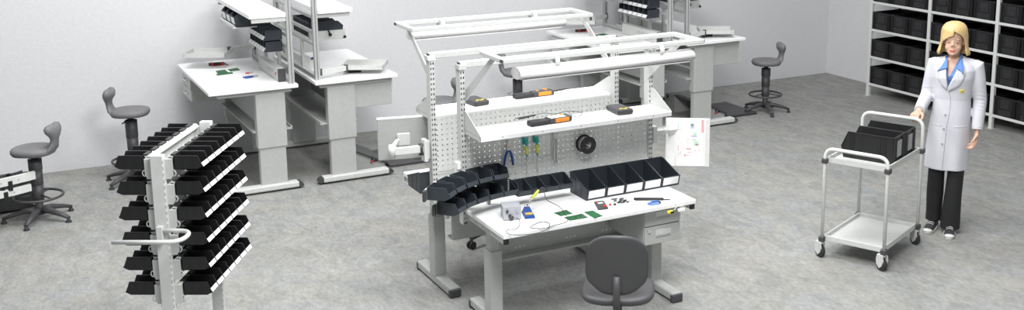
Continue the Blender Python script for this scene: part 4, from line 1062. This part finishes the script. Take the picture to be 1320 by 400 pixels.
def fuse(b, voxel, smooth=2, fac=0.5):
    """join overlapping pieces into one continuous surface"""
    bmesh.ops.recalc_face_normals(b.bm, faces=b.bm.faces[:])
    me = bpy.data.meshes.new('tmp'); b.bm.to_mesh(me); b.bm.free()
    o = bpy.data.objects.new('tmp', me); C.objects.link(o)
    md = o.modifiers.new('r', 'REMESH'); md.mode = 'VOXEL'; md.voxel_size = voxel
    if smooth:
        m2 = o.modifiers.new('s', 'SMOOTH'); m2.iterations = smooth; m2.factor = fac
    dg = bpy.context.evaluated_depsgraph_get(); dg.update()
    out = bpy.data.meshes.new_from_object(o.evaluated_get(dg))
    bpy.data.objects.remove(o); bpy.data.meshes.remove(me)
    for p in out.polygons: p.use_smooth = True
    return out

def sup(cx, cy, hx, hy, z, n=32, p=2.3):
    return ring_pts(cx, cy, hx, hy, z, n, p)

# --- body: one surface (torso, neck, head with face, arms, hands with fingers, legs)
B = MB()
B.loft([sup(-0.01, 0, 0.10, 0.07, 0.80), sup(-0.01, 0, 0.135, 0.09, 0.86), sup(0, 0, 0.125, 0.085, 1.0), sup(0, 0, 0.110, 0.078, 1.08), sup(0, 0.0, 0.128, 0.09, 1.2), sup(0.005, -0.002, 0.14, 0.098, 1.27), sup(0.008, 0.005, 0.14, 0.08, 1.33), sup(0.008, 0.012, 0.10, 0.058, 1.375), sup(0.002, 0.014, 0.052, 0.046, 1.40)])
B.tube([(0.0, 0.016, 1.36), (-0.004, 0.010, 1.41), (-0.008, 0.0, 1.46), (-0.008, -0.002, 1.50)], [0.052, 0.045, 0.044, 0.046], 20)
HXc, HYc = -0.012, -0.012
head = [(1.431, 0.020, -0.082, -0.045), (1.437, 0.034, -0.089, -0.02), (1.446, 0.042, -0.091, 0.0), (1.459, 0.050, -0.092, 0.018), (1.478, 0.056, -0.090, 0.045), (1.503, 0.062, -0.089, 0.068), (1.53, 0.066, -0.087, 0.082), (1.56, 0.069, -0.089, 0.09), (1.59, 0.070, -0.087, 0.092), (1.62, 0.065, -0.078, 0.086), (1.642, 0.052, -0.060, 0.068), (1.658, 0.028, -0.03, 0.036)]
B.loft([sup(HXc, HYc + (a + c) / 2, hw, (c - a) / 2, z, 40, 2.15) for z, hw, a, c in head])
def hp(x, y, z): return (HXc + x, HYc + y, z)
B.tube([hp(0, -0.083, 1.548), hp(0, -0.091, 1.525), hp(0, -0.101, 1.507)], [0.007, 0.009, 0.0105], 12)            # nose
for s_ in (-1, 1):
    B.ball(hp(s_ * 0.009, -0.091, 1.504), (0.008, 0.008, 0.007), 12, 8)
    B.ball(hp(s_ * 0.030, -0.052, 1.490), (0.030, 0.030, 0.034), 16, 12)                                          # cheek
    B.ball(hp(s_ * 0.029, -0.073, 1.553), (0.022, 0.013, 0.008), 14, 8)                                           # brow ridge
    B.ball(hp(s_ * 0.029, -0.0765, 1.533), (0.0145, 0.012, 0.0085), 14, 8)                                         # eyeball and lids
    B.ball(hp(s_ * 0.070, 0.005, 1.525), (0.008, 0.016, 0.028), 12, 8)                                            # ear
B.ball(hp(0, -0.0885, 1.472), (0.021, 0.009, 0.0055), 16, 8); B.ball(hp(0, -0.0885, 1.463), (0.017, 0.010, 0.0065), 16, 8)   # lips
B.ball(hp(0, -0.084, 1.441), (0.016, 0.012, 0.012), 14, 8)                                                        # chin
# arms
RA = [Vector(p) for p in ((-0.150, 0.012, 1.325), (-0.190, 0.0, 1.09), (-0.213, -0.300, 1.020))]
LA = [Vector(p) for p in ((0.168, 0.010, 1.325), (0.205, 0.015, 1.075), (0.203, -0.055, 0.850))]
for A in (RA, LA):
    B.tube([A[0], A[0].lerp(A[1], 0.5), A[1], A[1].lerp(A[2], 0.3), A[2]], [0.045, 0.041, 0.036, 0.037, 0.024], 16)
    B.ball(A[0], 0.047); B.ball(A[1], 0.036)
# hands: palm, four unequal bent fingers, thumb from the side of the palm
def hand(wrist, d, n, s, fingers, thumb, width=0.074):
    """wrist point, d direction of the palm, n back of the hand, s towards the thumb side"""
    d, n = d.normalized(), n.normalized(); s = s.normalized()
    rings = []
    for t, w_, th in ((-0.01, 0.60, 0.022), (0.02, 0.78, 0.023), (0.05, 0.98, 0.022), (0.078, 1.0, 0.019), (0.09, 0.95, 0.015)):
        c = wrist + d * t
        rings.append([c + s * (width / 2 * w_ * math.cos(2 * PI * k / 16)) + n * (th / 2 * math.sin(2 * PI * k / 16) * 1.25) for k in range(16)])
    B.loft(rings)
    for q, (L, bend) in enumerate(fingers):
        off = (0.375 - 0.25 * q) * width; p = wrist + d * (0.082 - abs(q - 1.3) * 0.003) + s * off
        dd, nn = d.copy(), n.copy(); pts = [p - d * 0.012, p]; rr = [0.0088, 0.0088]
        for seg, (fr, bd) in enumerate(zip((0.44, 0.31, 0.25), bend)):
            qn = Matrix.Rotation(R(bd), 3, s); dd = (qn @ dd).normalized(); p = p + dd * (L * fr); pts.append(p); rr.append((0.0084, 0.0078, 0.0066)[seg])
        B.tube(pts, rr, 10)
        for a, r_ in zip(pts[1:], rr[1:]): B.ball(a, r_, 10, 8)
    tp = [wrist + d * 0.018 + s * width * 0.34] + [wrist + d * a + s * b + n * c for a, b, c in thumb]
    B.tube(tp, [0.0135, 0.0115, 0.0100, 0.0078], 10); B.ball(tp[-1], 0.0078, 10, 8); B.ball(tp[1], 0.0115, 10, 8)
# right hand closes over the trolley handle: fingers go forward over the tube and curl down
bard = Vector((-0.973, -0.233 * -1, 0)).normalized()
rh_s = Vector((0.973, -0.233, 0)).normalized()
rh_d = Vector((-0.233, -0.973, -0.16)).normalized()
rh_n = rh_s.cross(rh_d); rh_n = rh_n if rh_n.z > 0 else -rh_n
def bend_sign(d, n, s): return 1 if (Matrix.Rotation(R(20), 3, s) @ d).dot(n) < 0 else -1
bs = bend_sign(rh_d, rh_n, rh_s)
hand(Vector((-0.214, -0.312, 1.020)), rh_d, rh_n, rh_s, [(0.070, (bs * 42, bs * 62, bs * 40)), (0.078, (bs * 44, bs * 62, bs * 40)), (0.073, (bs * 46, bs * 62, bs * 40)), (0.058, (bs * 48, bs * 62, bs * 40))],
     [(0.048, 0.050, -0.008), (0.070, 0.052, -0.026), (0.088, 0.040, -0.040)])
# left hand hangs relaxed, slightly curled, thumb forward
lh_d = Vector((-0.10, -0.16, -0.98)).normalized(); lh_n = Vector((0.93, 0.32, -0.12)); lh_n = (lh_n - lh_d * lh_n.dot(lh_d)).normalized(); lh_s = lh_d.cross(lh_n); lh_s = lh_s if lh_s.y < 0 else -lh_s
bs = bend_sign(lh_d, lh_n, lh_s)
hand(Vector((0.202, -0.058, 0.842)), lh_d, lh_n, lh_s, [(0.072, (bs * 14, bs * 24, bs * 16)), (0.080, (bs * 18, bs * 28, bs * 18)), (0.075, (bs * 22, bs * 30, bs * 18)), (0.060, (bs * 28, bs * 32, bs * 20))],
     [(0.040, 0.042, -0.016), (0.064, 0.046, -0.028), (0.088, 0.040, -0.040)])
# legs
LEG = ((-0.083, 0.0, -0.090, 0.02), (0.070, -0.02, 0.046, -0.05))
for x0, y0, x1, y1 in LEG:
    B.tube([(x0 * 0.9, 0, 0.86), (x0, y0, 0.70), (x0 * 0.5 + x1 * 0.5, (y0 + y1) / 2 - 0.01, 0.46), (x1, y1 + 0.03, 0.30), (x1, y1 + 0.04, 0.06)], [0.065, 0.060, 0.045, 0.044, 0.026], 18)
    B.tube([(x1, y1 + 0.05, 0.042), (x1, y1 - 0.02, 0.044), (x1, y1 - 0.12, 0.032)], [0.022, 0.024, 0.014], 12)
body_me = fuse(B, 0.0032, 3, 0.5)
for m in ('skin', 'lip', 'eyewhite', 'eye', 'brow'): body_me.materials.append(M[m])
for p in body_me.polygons:
    c = p.center; x, y, z = c.x - HXc, c.y - HYc, c.z
    if y > -0.065 or z < 1.45 or z > 1.57: continue
    if abs(x) < 0.0215 and abs(z - 1.4685) < 0.0085 - 0.0045 * (abs(x) / 0.0215) ** 2: p.material_index = 1
    for s_ in (-1, 1):
        dx, dz = x - s_ * 0.029, z - 1.533
        if (dx / 0.0120) ** 2 + (dz / 0.0042) ** 2 < 1: p.material_index = 3 if dx * dx + dz * dz < 0.0058 ** 2 else 2
        elif (dx / 0.0150) ** 2 + ((dz - 0.002) / 0.0055) ** 2 < 1 and dz > 0: p.material_index = 4
        if abs(dx) < 0.016 and abs(z - (1.551 - 0.5 * abs(dx + s_ * -0.004) ** 1.5)) < 0.0022: p.material_index = 4
link('body', body_me, woman)

# --- hair: shoulder length, parted, tips turned out
Hh = MB(); rows = []
spec = [  # z, rx, ry, cy, opening to her left, opening to her right (degrees from the front)
    (1.682, 0.012, 0.014, 0.01, -3, -3), (1.679, 0.040, 0.048, 0.01, -3, -3), (1.668, 0.066, 0.082, 0.006, -4, -4), (1.648, 0.085, 0.104, 0.003, -4, -4), (1.625, 0.095, 0.111, 0.001, 0, -4), (1.605, 0.099, 0.110, 0.0, 19, -3),
    (1.588, 0.101, 0.108, 0.0, 36, -2), (1.572, 0.102, 0.107, 0.001, 46, 18), (1.555, 0.102, 0.109, 0.003, 51, 34), (1.535, 0.102, 0.105, 0.007, 56, 50), (1.51, 0.104, 0.102, 0.011, 58, 57), (1.487, 0.108, 0.100, 0.014, 58, 59),
    (1.468, 0.114, 0.100, 0.016, 56, 57), (1.452, 0.121, 0.100, 0.017, 55, 56), (1.436, 0.125, 0.100, 0.018, 57, 57), (1.424, 0.121, 0.096, 0.018, 61, 61)]
NA = 56
for i, (z, rx, ry, cy, ol, orr) in enumerate(spec):
    out, inn = [], []
    for k in range(NA + 1):
        a = R(ol) + (2 * PI - R(ol) - R(orr)) * k / NA          # 0 = straight ahead, growing towards her left
        wv = 1 + 0.012 * math.sin(9 * a + z * 40) + 0.008 * math.sin(23 * a)
        th = 0.016 if i > 2 else 0.010
        zz = z + 0.010 * math.sin(5 * a + 1) * (1 if i == len(spec) - 1 else 0)
        edge = min(1, min(k, NA - k) / 5 + 0.35)
        out.append((HXc + rx * wv * math.sin(a), HYc + cy - ry * wv * math.cos(a), zz))
        f = 1 - th * edge / max(rx, 0.03)
        inn.append((HXc + rx * wv * f * math.sin(a), HYc + cy - ry * wv * f * math.cos(a), zz - 0.002))
    rows.append(out + inn[::-1])
Hh.loft(rows)
Hh.build('hair', 'hair', woman)

# --- shirt with open neck
def vcuts(ax_, az, tx, hw, tz):
    return [((ax_, 0, az), (tz - az, 0, -(tx + q * hw - ax_))) for q in (-1, 1)]
def carve(me, test, cuts=()):
    bm = bmesh.new(); bm.from_mesh(me)
    for co, no in cuts:
        bmesh.ops.bisect_plane(bm, geom=bm.verts[:] + bm.edges[:] + bm.faces[:], plane_co=co, plane_no=no, dist=1e-6)
    dead = [f for f in bm.faces if test(f.calc_center_median())]
    bmesh.ops.delete(bm, geom=dead, context='FACES'); bm.to_mesh(me); bm.free()
def vee(c, ax_, az, tx, hw, tz):
    """inside the V with apex (ax_, az) and top centre tx, half width hw at tz"""
    if c.y > 0.0 or c.z < az: return False
    t = (c.z - az) / (tz - az); return abs(c.x - (ax_ + (tx - ax_) * t)) < hw * t
S = MB()
S.loft([sup(0, 0, 0.125, 0.090, 0.95), sup(0, 0, 0.118, 0.084, 1.08), sup(0, 0, 0.136, 0.097, 1.2), sup(0.005, -0.002, 0.148, 0.105, 1.27), sup(0.008, 0.005, 0.148, 0.087, 1.33), sup(0.008, 0.012, 0.11, 0.066, 1.375), sup(0.0, 0.014, 0.060, 0.054, 1.402), sup(-0.003, 0.012, 0.054, 0.050, 1.43)])
shirt_me = fuse(S, 0.005, 2)
carve(shirt_me, lambda c: vee(c, -0.028, 1.255, -0.006, 0.050, 1.42), vcuts(-0.028, 1.255, -0.006, 0.050, 1.42))
shirt_me.materials.append(M['shirt']); shirt = link('shirt', shirt_me, woman)
MB().cyl((-0.024, -0.110, 1.238), (-0.024, -0.116, 1.238), 0.006, n=10).build('shirt_button', 'dkgrey', shirt)

# --- lab coat
K = MB()
K.loft([sup(-0.017, 0.0, 0.168, 0.128, 0.522), sup(-0.016, 0, 0.165, 0.126, 0.57), sup(-0.012, 0, 0.160, 0.123, 0.70), sup(-0.006, 0, 0.156, 0.121, 0.85), sup(0, 0, 0.147, 0.114, 0.98), sup(0, 0, 0.139, 0.106, 1.08), sup(0.002, -0.001, 0.147, 0.113, 1.17), sup(0.004, -0.004, 0.158, 0.124, 1.25), sup(0.007, 0, 0.165, 0.112, 1.315), sup(0.008, 0.008, 0.150, 0.088, 1.36), sup(0.007, 0.013, 0.10, 0.075, 1.388), sup(0.0, 0.016, 0.070, 0.064, 1.408)])
def cuff(A): return A[1].lerp(A[2], 0.93)
for A, sx in ((RA, -1), (LA, 1)):
    K.tube([Vector((sx * 0.075 + 0.008, 0.01, 1.355)), A[0] + Vector((0, 0, 0.012)), A[0].lerp(A[1], 0.35), A[1] + Vector((0, 0.004, 0)), A[1].lerp(A[2], 0.5), cuff(A)], [0.050, 0.061, 0.057, 0.051, 0.047, 0.042], 24)
    K.ball(A[0] + Vector((-sx * 0.006, 0, 0.006)), 0.060, 20, 14); K.ball(A[1] + Vector((0, 0.004, 0)), 0.050, 18, 12)
coat_me = fuse(K, 0.0055, 4)
# cloth folds at elbows and skirt
for v in coat_me.vertices:
    p = v.co
    if p.z < 1.0 and abs(p.x) < 0.175 and p.z > 0.49 and p.y > -0.135:
        a = math.atan2(p.y, p.x); k = min(1, (1.0 - p.z) / 0.35) * 0.0045
        p.x += k * math.cos(a) * math.sin(6 * a + 1.2); p.y += k * math.sin(a) * math.sin(6 * a + 1.2)
    for A in (RA, LA):
        d = (p - A[1]); 
        if d.length < 0.12 and abs(p.x) > 0.14: 
            f_ = 0.0022 * math.sin((p.z + p.y * 0.5) * 210) * (1 - d.length / 0.12); p.x += f_ * (1 if p.x > 0 else -1); p.y -= f_
tree = None
bmt = bmesh.new(); bmt.from_mesh(coat_me); tree = BVHTree.FromBMesh(bmt)
def front(x, z, off=0.0):
    h = tree.ray_cast(Vector((x, -1.0, z)), Vector((0, 1, 0)))
    y = h[0].y if h[0] is not None else -0.08
    return Vector((x, y - off, z))
carve(coat_me, lambda c: vee(c, -0.028, 1.185, -0.002, 0.070, 1.42), vcuts(-0.028, 1.185, -0.002, 0.070, 1.42))
bmt.free()
coat_me.materials.append(M['coat']); coat = link('lab_coat', coat_me, woman)
def panel(poly, off, thick, name, m, parent, sub=5):
    """cloth panel lying on the coat front; poly in x/z"""
    b = MB(); n = len(poly); cx = sum(p[0] for p in poly) / n; cz = sum(p[1] for p in poly) / n
    edge = []
    for i in range(n):
        a, c = poly[i], poly[(i + 1) % n]
        for k in range(sub): edge.append((a[0] + (c[0] - a[0]) * k / sub, a[1] + (c[1] - a[1]) * k / sub))
    lay = []
    for o in (off, off - thick):
        rows_ = []
        for f_ in (1.0, 0.66, 0.33):
            rows_.append([b.v(front(cx + (x - cx) * f_, cz + (z - cz) * f_, o)) for x, z in edge])
        rows_.append([b.v(front(cx, cz, o))]); lay.append(rows_)
    N = len(edge)
    for L_ in lay:
        for r0, r1 in zip(L_[:2], L_[1:3]):
            for i in range(N): b.f([r0[i], r0[(i + 1) % N], r1[(i + 1) % N], r1[i]], True)
        for i in range(N): b.f([L_[2][i], L_[2][(i + 1) % N], L_[3][0]], True)
    for i in range(N): b.f([lay[0][0][i], lay[0][0][(i + 1) % N], lay[1][0][(i + 1) % N], lay[1][0][i]])
    return b.build(name, m, parent)
panel([(-0.022, 1.150), (-0.026, 1.190), (0.020, 1.285), (0.052, 1.372), (0.082, 1.352), (0.094, 1.300), (0.088, 1.262), (0.062, 1.205), (0.02, 1.172)], 0.007, 0.010, 'lapel', 'coat', coat)
panel([(-0.034, 1.155), (-0.030, 1.190), (-0.046, 1.285), (-0.054, 1.372), (-0.088, 1.352), (-0.108, 1.300), (-0.104, 1.240), (-0.075, 1.190)], 0.007, 0.010, 'lapel', 'coat', coat)
# shirt collar wings over the lapels
panel([(0.030, 1.330), (0.045, 1.400), (0.060, 1.398), (0.076, 1.350), (0.082, 1.288), (0.058, 1.318)], 0.013, 0.010, 'shirt_collar', 'shirt', shirt)
panel([(-0.040, 1.330), (-0.046, 1.400), (-0.062, 1.392), (-0.086, 1.345), (-0.116, 1.302), (-0.070, 1.322)], 0.013, 0.010, 'shirt_collar', 'shirt', shirt)
sm = [front(x, z, 0.0005) for x, z in ((-0.024, 1.150), (-0.008, 1.115), (-0.004, 1.07), (-0.004, 1.02), (-0.010, 0.95), (-0.018, 0.88), (-0.022, 0.80), (-0.026, 0.70), (-0.030, 0.60), (-0.032, 0.535))]
MB().tube(smooth_path(sm, 4), 0.0022, 6).build('front_edge', 'seam', coat)
for A_ in ([(0.135, 1.30), (0.138, 1.22), (0.136, 1.10), (0.138, 0.96)], [(-0.128, 1.30), (-0.132, 1.22), (-0.131, 1.12)]):
    pass
for x, z in ((-0.034, 0.965), (-0.040, 0.855), (-0.045, 0.735)):
    p = front(x, z); MB().cyl(p + Vector((0, 0.002, 0)), p + Vector((0, -0.004, 0)), 0.009, n=14).build('coat_button', 'seam', coat)
panel([(0.060, 1.145), (0.060, 1.173), (0.092, 1.175), (0.092, 1.147)], 0.003, 0.004, 'badge', 'yellow', coat, 2)
panel([(0.070, 1.153), (0.068, 1.164), (0.080, 1.170), (0.086, 1.164), (0.080, 1.152)], 0.0042, 0.002, 'badge_mark', 'seam', coat, 2)
for x0, x1 in ((0.035, 0.125), (-0.135, -0.060)):
    panel([(x0, 0.872), (x0, 0.884), (x1, 0.884), (x1, 0.872)], 0.002, 0.003, 'pocket_edge', 'coat', coat, 4)
for A in (RA, LA):
    d = (A[2] - A[1]).normalized(); c = cuff(A)
    MB().tube([c - d * 0.004, c + d * 0.010], [0.040, 0.041], 24).build('cuff', 'coat', coat)

# --- trousers
T_ = MB()
for (x0, y0, x1, y1), zb, hw in ((LEG[0], 0.075, 0.062), (LEG[1], 0.040, 0.076)):
    T_.loft([sup(x1, y1 + 0.015, hw, 0.080, zb, 28, 2.2), sup(x1 * 0.97 + x0 * 0.03, y1 + 0.017, hw * 0.97, 0.078, 0.15, 28, 2.2), sup(x1 * 0.7 + x0 * 0.3, y1 * 0.7 + y0 * 0.3 + 0.012, 0.066, 0.072, 0.30, 28, 2.2), sup(x1 * 0.35 + x0 * 0.65, y0, 0.063, 0.072, 0.46, 28, 2.2), sup(x0 * 0.95, y0, 0.066, 0.080, 0.62, 28, 2.2), sup(x0 * 0.8, 0, 0.070, 0.086, 0.78, 28, 2.2), sup(x0 * 0.7, 0, 0.070, 0.084, 0.90, 28, 2.2)])
tr_me = fuse(T_, 0.006, 3); tr_me.materials.append(M['trouser']); link('trousers', tr_me, woman)

# --- canvas shoes
for (x0, y0, x1, y1), tw in ((LEG[0], R(-8)), (LEG[1], R(4))):
    sh = thing_part('shoe', woman); sh.location = (x1, y1 + 0.015, 0); sh.rotation_euler = (0, 0, tw)
    def outline(f_, z, n=28):
        out = []
        for k in range(n):
            a = 2 * PI * k / n; yy = -0.060 - 0.132 * math.sin(a) ; u = (yy + 0.192) / 0.264
            wd = 0.046 * (1 - 0.32 * max(0, u - 0.35)) * (1 if u > 0.2 else 1)
            out.append((wd * f_ * math.copysign(abs(math.cos(a)) ** 0.8, math.cos(a)), -0.060 + (yy + 0.060) * f_, z))
        return out
    MB().loft([outline(0.98, 0.0), outline(1.0, 0.006), outline(1.0, 0.022), outline(0.97, 0.026)]).build('sole', 'shoewhite', sh)
    up = MB(); rings = []
    for y, hw, h in ((0.066, 0.024, 0.070), (0.05, 0.031, 0.088), (0.01, 0.036, 0.092), (-0.03, 0.037, 0.084), (-0.07, 0.039, 0.070), (-0.11, 0.041, 0.056), (-0.15, 0.038, 0.044), (-0.175, 0.026, 0.034)):
        rings.append([(hw * math.cos(a), y, 0.022 + (h - 0.022) * max(0, math.sin(a)) ** 0.8) for a in [PI * k / 14 for k in range(15)]] )
    up.loft(rings, closed=True); up.build('upper', 'rubber', sh)
    tc_ = MB(); tc_.loft([[(hw * math.cos(a), y, 0.020 + (h - 0.020) * max(0, math.sin(a)) ** 0.8) for a in [PI * k / 14 for k in range(15)]] for y, hw, h in ((-0.164, 0.040, 0.040), (-0.176, 0.033, 0.037), (-0.188, 0.020, 0.031), (-0.194, 0.008, 0.026))], closed=True)
    tc_.build('toe_cap', 'shoewhite', sh)
    lc = MB()
    lc.box(-0.004, 0.004, -0.098, -0.02, 0.058, 0.0585)
    for k in range(5):
        y = -0.015 - k * 0.020; zt_ = 0.089 - k * 0.0068
        lc.tube([(-0.026, y, zt_ - 0.010), (-0.012, y, zt_ + 0.001), (0.012, y - 0.006, zt_ + 0.001), (0.026, y - 0.006, zt_ - 0.011)], 0.0026, 6)
    o = lc.build('laces', 'shoewhite', sh); o['kind'] = 'stuff'
